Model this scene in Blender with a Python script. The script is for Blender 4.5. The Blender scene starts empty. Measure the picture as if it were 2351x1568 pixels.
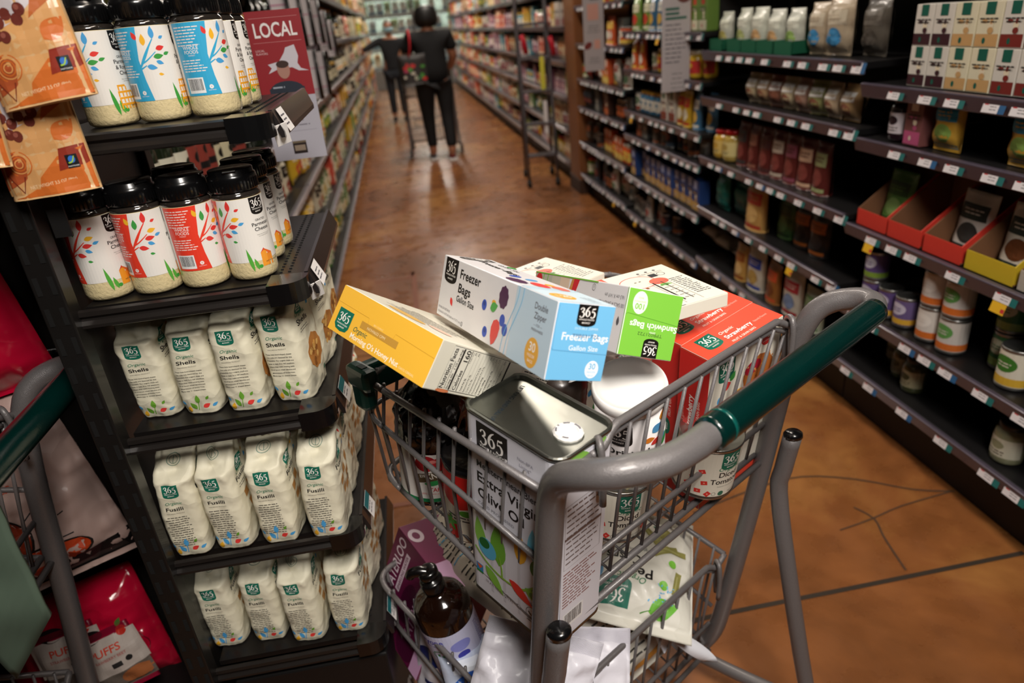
import bpy, bmesh, math, random
from math import sin, cos, pi, radians
from mathutils import Vector, Matrix, noise
random.seed(7)
SC = bpy.context.scene
COL = SC.collection
# ---------------------------------------------------------------- camera
H = 1.42
cd = bpy.data.cameras.new('camera'); cam = bpy.data.objects.new('camera', cd); COL.objects.link(cam)
RM = Matrix(((0.98355, -0.1448098, 0.1079793), (-0.1587075, -0.4072924, 0.8994025), (-0.0862631, -0.9017444, -0.4235748)))
rx, ry, rz = RM.col[0], RM.col[1], RM.col[2]
m = Matrix((rx, -ry, -rz)).transposed().to_4x4(); m.translation = (0, 0, H)
cam.matrix_world = m
cd.sensor_width = 36; cd.lens = 24.211; cd.clip_start = .02; cd.clip_end = 80
cd.dof.use_dof = True; cd.dof.focus_distance = .98; cd.dof.aperture_fstop = 3.5
SC.camera = cam
# ---------------------------------------------------------------- world, exposure
W = bpy.data.worlds.new('world'); SC.world = W; W.use_nodes = True
W.node_tree.nodes['Background'].inputs[0].default_value = (1, .93, .86, 1)
W.node_tree.nodes['Background'].inputs[1].default_value = .009
vs = SC.view_settings; vs.view_transform = 'Standard'; vs.look = 'None'; vs.gamma = 1; vs.exposure = .33; vs.use_curve_mapping = False
def area(name, loc, size, power, col=(1, .9, .8), aim=None, spread=None):
    l = bpy.data.lights.new(name, 'AREA'); l.shape = 'RECTANGLE'; l.size, l.size_y = size; l.energy = power; l.color = col
    if spread: l.spread = spread
    o = bpy.data.objects.new(name, l); COL.objects.link(o); o.location = loc
    if aim: o.rotation_euler = (Vector(aim) - Vector(loc)).to_track_quat('-Z', 'Y').to_euler()
    return o
LAMPS = [(.55, .2, 2.9), (.55, 2.6, 2.9), (.55, 5.0, 2.9), (.55, 7.6, 2.9), (.55, 10.4, 2.9), (.55, 13.2, 2.9), (.55, 16, 2.9)]
for i, p in enumerate(LAMPS):
    area('aisle_light', (p[0], p[1], p[2] - .03), (.25, 1.1), [6, 15, 22, 28, 33, 38, 42][i])
area('track_light', (.35, -.45, 2.5), (.6, .6), 13.5, (1, .94, .87), (.3, .95, .9), radians(95))
# ---------------------------------------------------------------- helpers
def S(h):
    if isinstance(h, str):
        h = h.lstrip('#'); c = [int(h[i:i+2], 16)/255 for i in (0, 2, 4)]
    else: c = h
    return tuple(((x+.055)/1.055)**2.4 if x > .04045 else x/12.92 for x in c)
MC = {}
def mat(col, rough=.55, metal=0, coat=0, bump=0, bscale=60, var=.06, trans=0, emit=0, nscale=30, ior=1.45, alpha=1, crump=0):
    key = (col if isinstance(col, str) else tuple(col), rough, metal, coat, bump, bscale, var, trans, emit, nscale, alpha, crump)
    if key in MC: return MC[key]
    m = bpy.data.materials.new('surface_'+str(len(MC))); MC[key] = m; m.use_nodes = True
    nt = m.node_tree; b = nt.nodes['Principled BSDF']; c = S(col)
    b.inputs['Base Color'].default_value = (*c, 1); b.inputs['Roughness'].default_value = rough; b.inputs['Metallic'].default_value = metal
    b.inputs['Coat Weight'].default_value = coat; b.inputs['Transmission Weight'].default_value = trans; b.inputs['IOR'].default_value = ior
    b.inputs['Coat Roughness'].default_value = .12
    m.diffuse_color = (*c, 1)
    if alpha < 1: b.inputs['Alpha'].default_value = alpha
    if emit:
        b.inputs['Emission Color'].default_value = (*c, 1); b.inputs['Emission Strength'].default_value = emit
    tc = None
    if var or bump: tc = nt.nodes.new('ShaderNodeTexCoord')
    if var:
        n = nt.nodes.new('ShaderNodeTexNoise'); n.inputs['Scale'].default_value = nscale; n.inputs['Detail'].default_value = 3
        nt.links.new(tc.outputs['Object'], n.inputs['Vector'])
        mr = nt.nodes.new('ShaderNodeMapRange'); mr.inputs[3].default_value = 1-var; mr.inputs[4].default_value = 1+var
        nt.links.new(n.outputs['Fac'], mr.inputs[0])
        hs = nt.nodes.new('ShaderNodeHueSaturation'); hs.inputs['Color'].default_value = (*c, 1)
        nt.links.new(mr.outputs[0], hs.inputs['Value']); nt.links.new(hs.outputs[0], b.inputs['Base Color'])
    if bump:
        n = nt.nodes.new('ShaderNodeTexNoise'); n.inputs['Scale'].default_value = bscale; n.inputs['Detail'].default_value = 2
        nt.links.new(tc.outputs['Object'], n.inputs['Vector'])
        bp = nt.nodes.new('ShaderNodeBump'); bp.inputs['Strength'].default_value = min(1, bump); bp.inputs['Distance'].default_value = .003*max(1, bump)
        nt.links.new(n.outputs['Fac'], bp.inputs['Height']); nt.links.new(bp.outputs[0], b.inputs['Normal'])
        if crump:
            w = nt.nodes.new('ShaderNodeVectorMath'); w.operation = 'MULTIPLY_ADD'; w.inputs[1].default_value = (.02, .02, .02)
            n2 = nt.nodes.new('ShaderNodeTexNoise'); n2.inputs['Scale'].default_value = 18; nt.links.new(tc.outputs['Object'], n2.inputs['Vector'])
            nt.links.new(n2.outputs['Color'], w.inputs[0]); nt.links.new(tc.outputs['Object'], w.inputs[2])
            v = nt.nodes.new('ShaderNodeTexVoronoi'); v.inputs['Scale'].default_value = crump; nt.links.new(w.outputs[0], v.inputs['Vector'])
            b2 = nt.nodes.new('ShaderNodeBump'); b2.inputs['Strength'].default_value = .55; b2.inputs['Distance'].default_value = .22/crump
            nt.links.new(v.outputs['Distance'], b2.inputs['Height']); nt.links.new(bp.outputs[0], b2.inputs['Normal']); nt.links.new(b2.outputs[0], b.inputs['Normal'])
    return m
def ink(col): return mat(col, .5, var=0)
def tag(o, label=None, cat=None, group=None, kind=None):
    if label: o['label'] = label
    if cat: o['category'] = cat
    if group: o['group'] = group
    if kind: o['kind'] = kind
    return o
def empty(name, loc=(0, 0, 0), rot=None, label=None, cat=None, group=None):
    o = bpy.data.objects.new(name, None); COL.objects.link(o); o.empty_display_size = .05
    M = rot.to_4x4() if rot is not None else Matrix.Identity(4); M.translation = loc; o.matrix_world = M
    return tag(o, label, cat, group)
def Rz(a): return Matrix.Rotation(a, 3, 'Z')
def Rmat(rows): return Matrix(rows)
class MB:
    def __init__(s): s.v = []; s.f = []; s.m = []; s.s = []; s.mats = []
    def mi(s, m):
        if m not in s.mats: s.mats.append(m)
        return s.mats.index(m)
    def add(s, vs, fs, m, smooth=False):
        o = len(s.v); s.v += [tuple(v) for v in vs]; k = s.mi(m)
        for f in fs: s.f.append([i+o for i in f]); s.m.append(k); s.s.append(smooth)
        return s
    def box(s, c, d, m, rot=None, bev=0):
        hx, hy, hz = d[0]/2, d[1]/2, d[2]/2; c = Vector(c)
        if bev:
            b = bmesh.new(); bmesh.ops.create_cube(b, size=1)
            for v in b.verts: v.co = Vector((v.co.x*d[0], v.co.y*d[1], v.co.z*d[2]))
            bmesh.ops.bevel(b, geom=b.edges[:], offset=bev, segments=2, affect='EDGES', profile=.5)
            b.verts.index_update(); vs = [v.co.copy() for v in b.verts]; fs = [[v.index for v in f.verts] for f in b.faces]; b.free()
        else:
            vs = [Vector((x, y, z)) for x in (-hx, hx) for y in (-hy, hy) for z in (-hz, hz)]
            fs = [[0, 1, 3, 2], [4, 6, 7, 5], [0, 4, 5, 1], [2, 3, 7, 6], [0, 2, 6, 4], [1, 5, 7, 3]]
        if rot is not None: vs = [rot @ v for v in vs]
        return s.add([v+c for v in vs], fs, m)
    def lathe(s, prof, m, c=(0, 0, 0), n=32, rot=None, smooth=True, ax=None):
        vs = []; fs = []; c = Vector(c)
        for r, z in prof:
            for i in range(n):
                a = 2*pi*i/n; v = Vector((r*cos(a), r*sin(a), z)); vs.append((rot @ v if rot is not None else v)+c)
        for j in range(len(prof)-1):
            for i in range(n): fs.append([j*n+i, j*n+(i+1) % n, (j+1)*n+(i+1) % n, (j+1)*n+i])
        if prof[0][0] > 1e-4: fs.append(list(range(n))[::-1])
        if prof[-1][0] > 1e-4: fs.append([(len(prof)-1)*n+i for i in range(n)])
        return s.add(vs, fs, m, smooth)
    def tube(s, pts, r, m, n=10, closed=False, smooth=True, sub=0, flat=1):
        P = [Vector(p) for p in pts]
        if sub:
            if isinstance(r, list): r = [r[min(len(r)-1, i//sub)]*(1-(i % sub)/sub)+r[min(len(r)-1, i//sub+1)]*((i % sub)/sub) for i in range((len(P)-1)*sub+1)]
            P = spline(P, sub, closed)
        N = len(P); vs = []; fs = []; prev = None
        for i in range(N):
            t = (P[(i+1) % N]-P[i-1]) if closed or 0 < i < N-1 else (P[1]-P[0] if i == 0 else P[-1]-P[-2])
            t.normalize()
            if prev is None:
                up = Vector((0, 0, 1)) if abs(t.z) < .9 else Vector((1, 0, 0)); x = t.cross(up).normalized()
            else: x = (prev - t*prev.dot(t)).normalized()
            prev = x; y = t.cross(x); rr = r[i] if isinstance(r, list) else r
            for k in range(n): a = 2*pi*k/n; vs.append(P[i]+x*rr*cos(a)+y*rr*sin(a)*flat)
        for i in range(N if closed else N-1):
            for k in range(n):
                j = (i+1) % N; fs.append([i*n+k, i*n+(k+1) % n, j*n+(k+1) % n, j*n+k])
        if not closed: fs.append(list(range(n))[::-1]); fs.append([(N-1)*n+k for k in range(n)])
        return s.add(vs, fs, m, smooth)
    def mesh(s, name):
        me = bpy.data.meshes.new(name); me.from_pydata(s.v, [], s.f)
        for m in s.mats: me.materials.append(m)
        me.polygons.foreach_set('material_index', s.m); me.polygons.foreach_set('use_smooth', s.s); me.update()
        return me
    def obj(s, name, parent=None, label=None, loc=None, rot=None, kind=None):
        o = bpy.data.objects.new(name, s.mesh(name)); COL.objects.link(o)
        if parent: o.parent = parent
        if loc is not None:
            M = rot.to_4x4() if rot is not None else Matrix.Identity(4); M.translation = loc; o.matrix_local = M
        if label: o['label'] = label
        if kind: o['kind'] = kind
        return o
def spline(P, k, closed=False):
    out = []; N = len(P)
    rng = range(N if closed else N-1)
    for i in rng:
        p0 = P[i-1] if (closed or i > 0) else P[0]; p1 = P[i]; p2 = P[(i+1) % N]; p3 = P[(i+2) % N] if (closed or i+2 < N) else P[-1]
        for j in range(k):
            t = j/k
            out.append(.5*((2*p1)+(-p0+p2)*t+(2*p0-5*p1+4*p2-p3)*t*t+(-p0+3*p1-3*p2+p3)*t**3))
    if not closed: out.append(P[-1].copy())
    return out
def dup(root, loc, rot=None, label=None, group=None, name=None):
    def cp(o, par):
        c = o.copy(); COL.objects.link(c)
        if par: c.parent = par
        for ch in list(o.children): cp(ch, c)
        return c
    r = cp(root, None); M = rot.to_4x4() if rot is not None else Matrix.Identity(4); M.translation = loc; r.matrix_world = M
    return tag(r, label, None, group)
# ---------------------------------------------------------------- printed artwork: flat shapes mapped onto a surface
TC = {}
def textmesh(st, bold):
    bold = min(bold, .017); k = (st, bold)
    if k in TC: return TC[k]
    cu = bpy.data.curves.new('t', 'FONT'); cu.body = st; cu.size = 1; cu.offset = bold; cu.resolution_u = 3; cu.space_line = .95
    o = bpy.data.objects.new('t', cu); me = bpy.data.meshes.new_from_object(o)
    v = [(p.co.x, p.co.y) for p in me.vertices]; f = [list(p.vertices) for p in me.polygons]
    bpy.data.objects.remove(o); bpy.data.curves.remove(cu); bpy.data.meshes.remove(me)
    TC[k] = (v, f); return TC[k]
DIG = {'3': [[(.05, .78, .12), (.13, .92, .08), (.28, .98, .06), (.42, .88, .15), (.4, .68, .13), (.2, .56, .06)], [(.2, .56, .06), (.42, .5, .1), (.52, .3, .17), (.42, .07, .1), (.2, 0, .06), (.04, .13, .14)]],
       '6': [[(.52, 1.04, .04), (.28, .86, .11), (.1, .5, .18), (.12, .2, .17), (.3, .0, .07), (.48, .12, .12), (.52, .33, .16), (.42, .56, .09), (.26, .58, .06), (.14, .42, .06)]],
       '5': [[(.18, .92, .1), (.34, .9, .12), (.52, .97, .12)], [(.18, .94, .05), (.13, .56, .06)], [(.12, .56, .06), (.32, .63, .1), (.5, .44, .17), (.48, .15, .14), (.26, 0, .06), (.05, .1, .14)]]}
class Art:
    def __init__(s): s.it = []; s.n = 0
    def poly(s, pts, col, faces=None, lay=None):
        s.n += 1; s.it.append(([tuple(p) for p in pts], faces or [list(range(len(pts)))], col, lay if lay is not None else s.n)); return s
    def rect(s, x0, y0, x1, y1, col, rot=0):
        P = [(x0, y0), (x1, y0), (x1, y1), (x0, y1)]
        if rot:
            cx, cy = (x0+x1)/2, (y0+y1)/2; P = [(cx+(x-cx)*cos(rot)-(y-cy)*sin(rot), cy+(x-cx)*sin(rot)+(y-cy)*cos(rot)) for x, y in P]
        return s.poly(P, col)
    def ell(s, cx, cy, rx, ry, col, n=20, rot=0, wob=0):
        P = []
        for i in range(n):
            a = 2*pi*i/n; k = 1+wob*sin(a*9); x, y = rx*k*cos(a), ry*k*sin(a); P.append((cx+x*cos(rot)-y*sin(rot), cy+x*sin(rot)+y*cos(rot)))
        return s.poly(P, col)
    def ring(s, cx, cy, r, w, col, n=24, ry=None):
        ry = ry or r; P = []; F = []
        for i in range(n):
            a = 2*pi*i/n; P += [(cx+r*cos(a), cy+ry*sin(a)), (cx+(r-w)*cos(a), cy+(ry-w)*sin(a))]; j = (i+1) % n; F.append([2*i, 2*j, 2*j+1, 2*i+1])
        return s.poly(P, col, F)
    def leaf(s, x, y, L, w, ang, col):
        P = []; n = 7
        for i in range(n+1): t = i/n; P.append((t*L, w*sin(pi*t**.8)))
        for i in range(n-1, 0, -1): t = i/n; P.append((t*L, -w*sin(pi*t**.8)))
        return s.poly([(x+a*cos(ang)-b*sin(ang), y+a*sin(ang)+b*cos(ang)) for a, b in P], col)
    def stroke(s, pts, col, w=None, sub=4):
        P = [Vector((p[0], p[1], p[2] if len(p) > 2 else w)) for p in pts]
        if sub: P = spline(P, sub)
        vs = []
        for i, p in enumerate(P):
            a = P[max(0, i-1)]; b = P[min(len(P)-1, i+1)]; t = Vector((b.x-a.x, b.y-a.y))
            if t.length < 1e-9: t = Vector((1, 0))
            t.normalize(); vs += [(p.x-t.y*p.z/2, p.y+t.x*p.z/2), (p.x+t.y*p.z/2, p.y-t.x*p.z/2)]
        return s.poly(vs, col, [[2*i, 2*i+2, 2*i+3, 2*i+1] for i in range(len(P)-1)])
    def text(s, st, x, y, h, col, al='l', bold=0, sx=1, rot=0, sh=0, fit=None):
        v, f = textmesh(st, bold)
        if not v: return s
        k = h/.73; x0 = min(p[0] for p in v); x1 = max(p[0] for p in v); w = (x1-x0)*k*sx
        if fit: sx *= fit/w; w = fit
        ox = {'l': 0, 'c': -w/2, 'r': -w}[al]; P = []
        for a, b in v:
            a = (a-x0)*k*sx+ox+b*k*sh; b = b*k; P.append((x+a*cos(rot)-b*sin(rot), y+a*sin(rot)+b*cos(rot)))
        return s.poly(P, col, f)
    def d365(s, x, y, h, col, rot=0, sx=1):
        for i, c in enumerate('365'):
            for st in DIG[c]:
                Q = []
                for a, b, w in st:
                    X = (i*.66+a-.97)*h*sx; Y = (b-.5+(-.06 if c != '6' else .06))*h; Q.append((x+X*cos(rot)-Y*sin(rot), y+X*sin(rot)+Y*cos(rot), w*h*1.05))
                s.stroke(Q, col, sub=3)
        return s
    def logo(s, x, y, w, col, h=None, rot=0, txt='#f4f0ea'):
        """shield with its top edge centred on x, y"""
        h = h or w*1.0; L = lambda a, b: (x+a*cos(rot)-b*sin(rot), y+a*sin(rot)+b*cos(rot))
        P = [L(-w/2, 0), L(-w/2, -h*.72)]
        for i in range(1, 12): a = pi*i/12; P.append(L(-w/2*cos(a), -h*.72-h*.28*sin(a)**.7))
        P += [L(w/2, -h*.72), L(w/2, 0)]
        s.poly(P, col)
        s.d365(*L(0, -h*.34), h*.44, txt, rot, sx=min(1, w/h)*.98)
        s.text('WHOLE FOODS', *L(0, -h*.71), h*.075, txt, 'c', .01, rot=rot, fit=w*.78); s.text('MARKET', *L(0, -h*.86), h*.075, txt, 'c', .01, rot=rot, fit=w*.42)
        return s
    def lines(s, x0, y0, w, n, gap, th, col, al='c', rot=0, seed=1):
        r = random.Random(seed); V = []; F = []
        for i in range(n):
            k = w*r.uniform(.7, 1); xo = (w-k)/2 if al == 'c' else 0; a, b = xo, -i*gap; q = x0+a
            P = []; px = 0
            while px < k:
                ww = min(k-px, r.uniform(2.5, 7)*th); P.append((a+px, b, a+px+ww)); px += ww+th*.9
            for u0, bb, u1 in P:
                C = [(u0, bb), (u1, bb), (u1, bb+th), (u0, bb+th)]; o = len(V); F.append([o, o+1, o+2, o+3])
                V += [(x0+c*cos(rot)-d*sin(rot), y0+c*sin(rot)+d*cos(rot)) for c, d in C]
        s.poly(V, col, F)
        return s
    def barcode(s, x, y, w, h, rot=0, seed=3):
        r = random.Random(seed); s.rect(x, y, x+w, y+h, '#eeeeee')
        px = x+w*.08; V = []; F = []
        while px < x+w*.92: ww = r.uniform(.008, .03)*w; o = len(V); F.append([o, o+1, o+2, o+3]); V += [(px, y+h*.18), (px+ww, y+h*.18), (px+ww, y+h*.92), (px, y+h*.92)]; px += ww+r.uniform(.01, .03)*w
        return s.poly(V, '#151515', F)
    def build(s, name, parent, f, cut=None, e=.00012, rough=.5, label=None, coat=0, xf=None):
        mb = MB(); BB = []
        for v, fs, col, lay in s.it:
            bb = (min(p[0] for p in v), min(p[1] for p in v), max(p[0] for p in v), max(p[1] for p in v))
            lay = 1+max([q[4] for q in BB if q[0] < bb[2] and q[2] > bb[0] and q[1] < bb[3] and q[3] > bb[1]], default=0); BB.append((*bb, lay))
            if cut:
                xs = [p[0] for p in v]; ys = [p[1] for p in v]
                if max(xs)-min(xs) > cut or max(ys)-min(ys) > cut:
                    b = bmesh.new(); bv = [b.verts.new((p[0], p[1], 0)) for p in v]
                    for q in fs:
                        try: b.faces.new([bv[i] for i in q])
                        except Exception: pass
                    for ax, lo, hi in ((0, min(xs), max(xs)), (1, min(ys), max(ys))):
                        k = math.floor(lo/cut)+1
                        while k*cut < hi:
                            co = Vector((0, 0, 0)); co[ax] = k*cut; no = Vector((0, 0, 0)); no[ax] = 1
                            bmesh.ops.bisect_plane(b, geom=b.verts[:]+b.edges[:]+b.faces[:], plane_co=co, plane_no=no); k += 1
                    b.verts.index_update(); v = [(q.co.x, q.co.y) for q in b.verts]; fs = [[q.index for q in ff.verts] for ff in b.faces]; b.free()
            mb.add([f(p[0], p[1], e*(lay+1.5)) for p in v], fs, mat(col, rough, var=0, coat=coat))
        return mb.obj(name, parent, label)
FACES = {'-y': ((1, 0, 0), (0, 0, 1), (0, -1, 0)), '+x': ((0, 1, 0), (0, 0, 1), (1, 0, 0)), '+z': ((1, 0, 0), (0, 1, 0), (0, 0, 1)), '-x': ((0, -1, 0), (0, 0, 1), (-1, 0, 0)), '+y': ((-1, 0, 0), (0, 0, 1), (0, 1, 0))}
def fmap(dims, face, c=(0, 0, 0)):
    ex, ey, n = [Vector(v) for v in FACES[face]]; o = Vector(c)+Vector((n.x*dims[0]/2, n.y*dims[1]/2, n.z*dims[2]/2))
    return lambda x, y, h: o+ex*x+ey*y+n*h
def cylmap(r, a0=-pi/2): return lambda x, y, h: Vector(((r+h)*cos(a0+x/r), (r+h)*sin(a0+x/r), y))
# cart frames: u to the right along the handle, v forward, z up
def cartframe(o, ang): return Vector((o[0], o[1], 0)), Rz(radians(ang))
CO, CR = cartframe((.101, .614), 33)
def CL(u, v, z): return CO + CR @ Vector((u, v, z))
GREY = mat('#6d6969', .38, .25, coat=.3, bump=.25, bscale=900, var=.12, nscale=400)
DARKM = mat('#191716', .42, .2, coat=.2, var=.15, nscale=20)
BLACK = mat('#0b0a0a', .6, var=.2)
BLKPL = mat('#0c0c0d', .22, coat=.4, var=.05)
GREEN = mat('#02211e', .22, coat=.5, bump=.12, bscale=500, var=.08)
WHITE = mat('#e9e7e4', .5, var=.02)
BG = '#e9e4da'; LOGOG = '#0d6a55'; LOGOK = '#15110f'
LEAFC = dict(r='#dd3b36', b='#4a9fd8', g='#3f9a45', y='#eeb32e', l='#6aa332', o='#ee8a2a', k='#20703a')
# ---------------------------------------------------------------- setting
def floor_material():
    m = bpy.data.materials.new('stained_concrete'); m.use_nodes = True; nt = m.node_tree; b = nt.nodes['Principled BSDF']; L = nt.links.new
    tc = nt.nodes.new('ShaderNodeTexCoord')
    n1 = nt.nodes.new('ShaderNodeTexNoise'); n1.inputs['Scale'].default_value = 1.3; n1.inputs['Detail'].default_value = 6; n1.inputs['Roughness'].default_value = .62; n1.inputs['Distortion'].default_value = .6
    n2 = nt.nodes.new('ShaderNodeTexNoise'); n2.inputs['Scale'].default_value = 9; n2.inputs['Detail'].default_value = 5
    L(tc.outputs['Object'], n1.inputs['Vector']); L(tc.outputs['Object'], n2.inputs['Vector'])
    r = nt.nodes.new('ShaderNodeValToRGB'); r.color_ramp.elements[0].position = .3; r.color_ramp.elements[1].position = .7
    r.color_ramp.elements[0].color = (*S('#744828'), 1); r.color_ramp.elements[1].color = (*S('#b88246'), 1)
    e = r.color_ramp.elements.new(.5); e.color = (*S('#945c32'), 1); L(n1.outputs['Fac'], r.inputs[0])
    mx = nt.nodes.new('ShaderNodeMix'); mx.data_type = 'RGBA'; mx.blend_type = 'MULTIPLY'; mx.inputs[0].default_value = .35
    r2 = nt.nodes.new('ShaderNodeValToRGB'); r2.color_ramp.elements[0].color = (.45, .4, .38, 1); r2.color_ramp.elements[1].color = (1, 1, 1, 1); r2.color_ramp.elements[0].position = .35; r2.color_ramp.elements[1].position = .6
    L(n2.outputs['Fac'], r2.inputs[0]); L(r.outputs[0], mx.inputs['A']); L(r2.outputs[0], mx.inputs['B']); L(mx.outputs['Result'], b.inputs['Base Color'])
    mr = nt.nodes.new('ShaderNodeMapRange'); mr.inputs[3].default_value = .16; mr.inputs[4].default_value = .42; L(n2.outputs['Fac'], mr.inputs[0]); L(mr.outputs[0], b.inputs['Roughness'])
    b.inputs['Coat Weight'].default_value = .25; b.inputs['Coat Roughness'].default_value = .15
    return m
st = lambda n, mb: mb.obj(n, kind='structure')
fl = MB(); fl.add([(-7, -3, 0), (7, -3, 0), (7, 22, 0), (-7, 22, 0)], [[0, 1, 2, 3]], floor_material()); fo = st('floor', fl)
def jointline(name, pts, w, col, label, cat, z=.0016):
    a = Art(); a.stroke(pts, col, w, sub=3)
    o = a.build(name, None, lambda x, y, h: Vector((x, y, z)), rough=.8)
    tag(o, kind='structure'); return o
jointline('trim_1', [(-1.0, 1.10, 0), (.595, 1.212, 0), (1.475, 1.218, 0), (1.6, 1.22, 0)][0:4], .014, '#2b211b', '', '') if 0 else None
for i, (pts, w, c) in enumerate([([(-.6, 1.16), (.4, 1.2), (.595, 1.213), (1.0, 1.215), (1.475, 1.219)], .014, '#33291f'),
                    ([(.7, 1.60), (.94, 1.662), (1.1, 1.677), (1.25, 1.62), (1.38, 1.53), (1.49, 1.49)], .007, '#4a3524'),
                    ([(1.07, 1.42), (1.18, 1.44), (1.3, 1.47), (1.48, 1.492)], .005, '#4a3524'),
                    ([(1.165, 1.5), (1.19, 1.44), (1.17, 1.37), (1.155, 1.3), (1.143, 1.237)], .006, '#4a3524'),
                    ([(-.327, 4.156), (-.123, 4.155), (-.08, 4.15), (-.1, 2.6)], .03, '#8a5a48'),
                    ([(-.5, 1.9), (-.29, 1.89), (0, 1.88), (.1, 1.88)], .02, '#8a5a48'),
                    ([(-.4, 5.0), (.4, 5.05), (1.4, 5.0)], .012, '#7a4d2c'), ([(-.4, 3.1), (.4, 3.07), (1.4, 3.1)], .012, '#7a4d2c')]):
    P = [(x, y, w) for x, y in pts]; jointline('trim_%d' % (i+1), P, w, c, '', '', .0012+.0002*i)
wm = mat('#3a3430', .8, var=.1, nscale=3); cm = mat('#241f1c', .9, var=.1)
for n, c, d in (('wall_back', (0, 22.05, 2), (14, .1, 4.2)), ('wall_left', (-7.05, 9.5, 2), (.1, 25, 4.2)), ('wall_right', (7.05, 9.5, 2), (.1, 25, 4.2)), ('wall_front', (0, -3.05, 2), (14, .1, 4.2))):
    st(n, MB().box(c, d, wm))
st('ceiling', MB().box((0, 9.5, 4.0), (14, 25, .1), cm))
for i, p in enumerate(LAMPS):
    e = empty('ceiling_light', p, label='long warm ceiling light above the aisle, number %s from the camera' % ('one', 'two', 'three', 'four', 'five', 'six', 'seven')[i], cat='light', group='ceiling lights over the aisle')
    MB().box((0, 0, .035), (.34, 1.24, .05), DARKM, bev=.008).obj('housing', e)
    MB().box((0, 0, .004), (.26, 1.12, .008), mat('#ffe9cf', .5, var=0, emit=5)).obj('diffuser', e)
    for s in (-.5, .5): MB().tube([(0, s, .06), (0, s, 1.05)], .004, DARKM, 6).obj('hanging_rod', e)
# -------------------------------------------------- generic shelf goods
def lines_art(a, w, h, col, seed): a.lines(-w*.35, h, w*.7, 3, .009, .003, col, seed=seed)
PR = {}
def pillow(mb, w, h, t, m, n=14, crimp=.012, seed=0, amp=.004, foot=0, p=2.2):
    """flat-sealed bag standing in the xz plane, bottom at z=0; foot widens the base"""
    def d(x, z):
        a = max(0, 1-abs(2*x/w)**p); zz = z/h
        b = max(0, min(1, (1-zz)*h/(crimp*2.5)-.4)); lo = 1 if foot else max(0, min(1, zz*h/(crimp*2.5)-.4))
        k = (1 if not foot else 1-.35*zz)
        return t/2*(a**.5)*(b**.6)*(lo**.6)*k
    N = n; Mz = int(n*1.5); V = []; F = []
    for side in (-1, 1):
        o = len(V)
        for j in range(Mz+1):
            for i in range(N+1):
                x = -w/2+w*i/N; z = h*j/Mz; q = d(x, z); nn = noise.noise(Vector((x*40+seed, z*40, side*3+seed)))*amp*(1 if q > .001 else .2)
                V.append((x*(1-.04*(q/(t/2+1e-6))*sin(pi*z/h)), side*(q+.0006)+nn*side, z))
        for j in range(Mz):
            for i in range(N):
                a = o+j*(N+1)+i; f = [a, a+1, a+N+2, a+N+1]; F.append(f if side < 0 else f[::-1])
    O2 = (N+1)*(Mz+1)
    for j in range(Mz):
        for i in (0, N):
            a = j*(N+1)+i; F.append([a, a+N+1, a+N+1+O2, a+O2])
    for i in range(N):
        for j in (0, Mz): a = j*(N+1)+i; F.append([a, a+1, a+1+O2, a+O2])
    mb.add(V, F, m, True)
    def sm(x, y, hh, side=-1):
        q = d(x, y); nn = noise.noise(Vector((x*40+seed, y*40, side*3+seed)))*amp*(1 if q > .001 else .2)
        return Vector((x*(1-.04*(q/(t/2+1e-6))*sin(pi*y/h)), side*(q+.0006+hh)+nn*side, y))
    return sm
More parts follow.
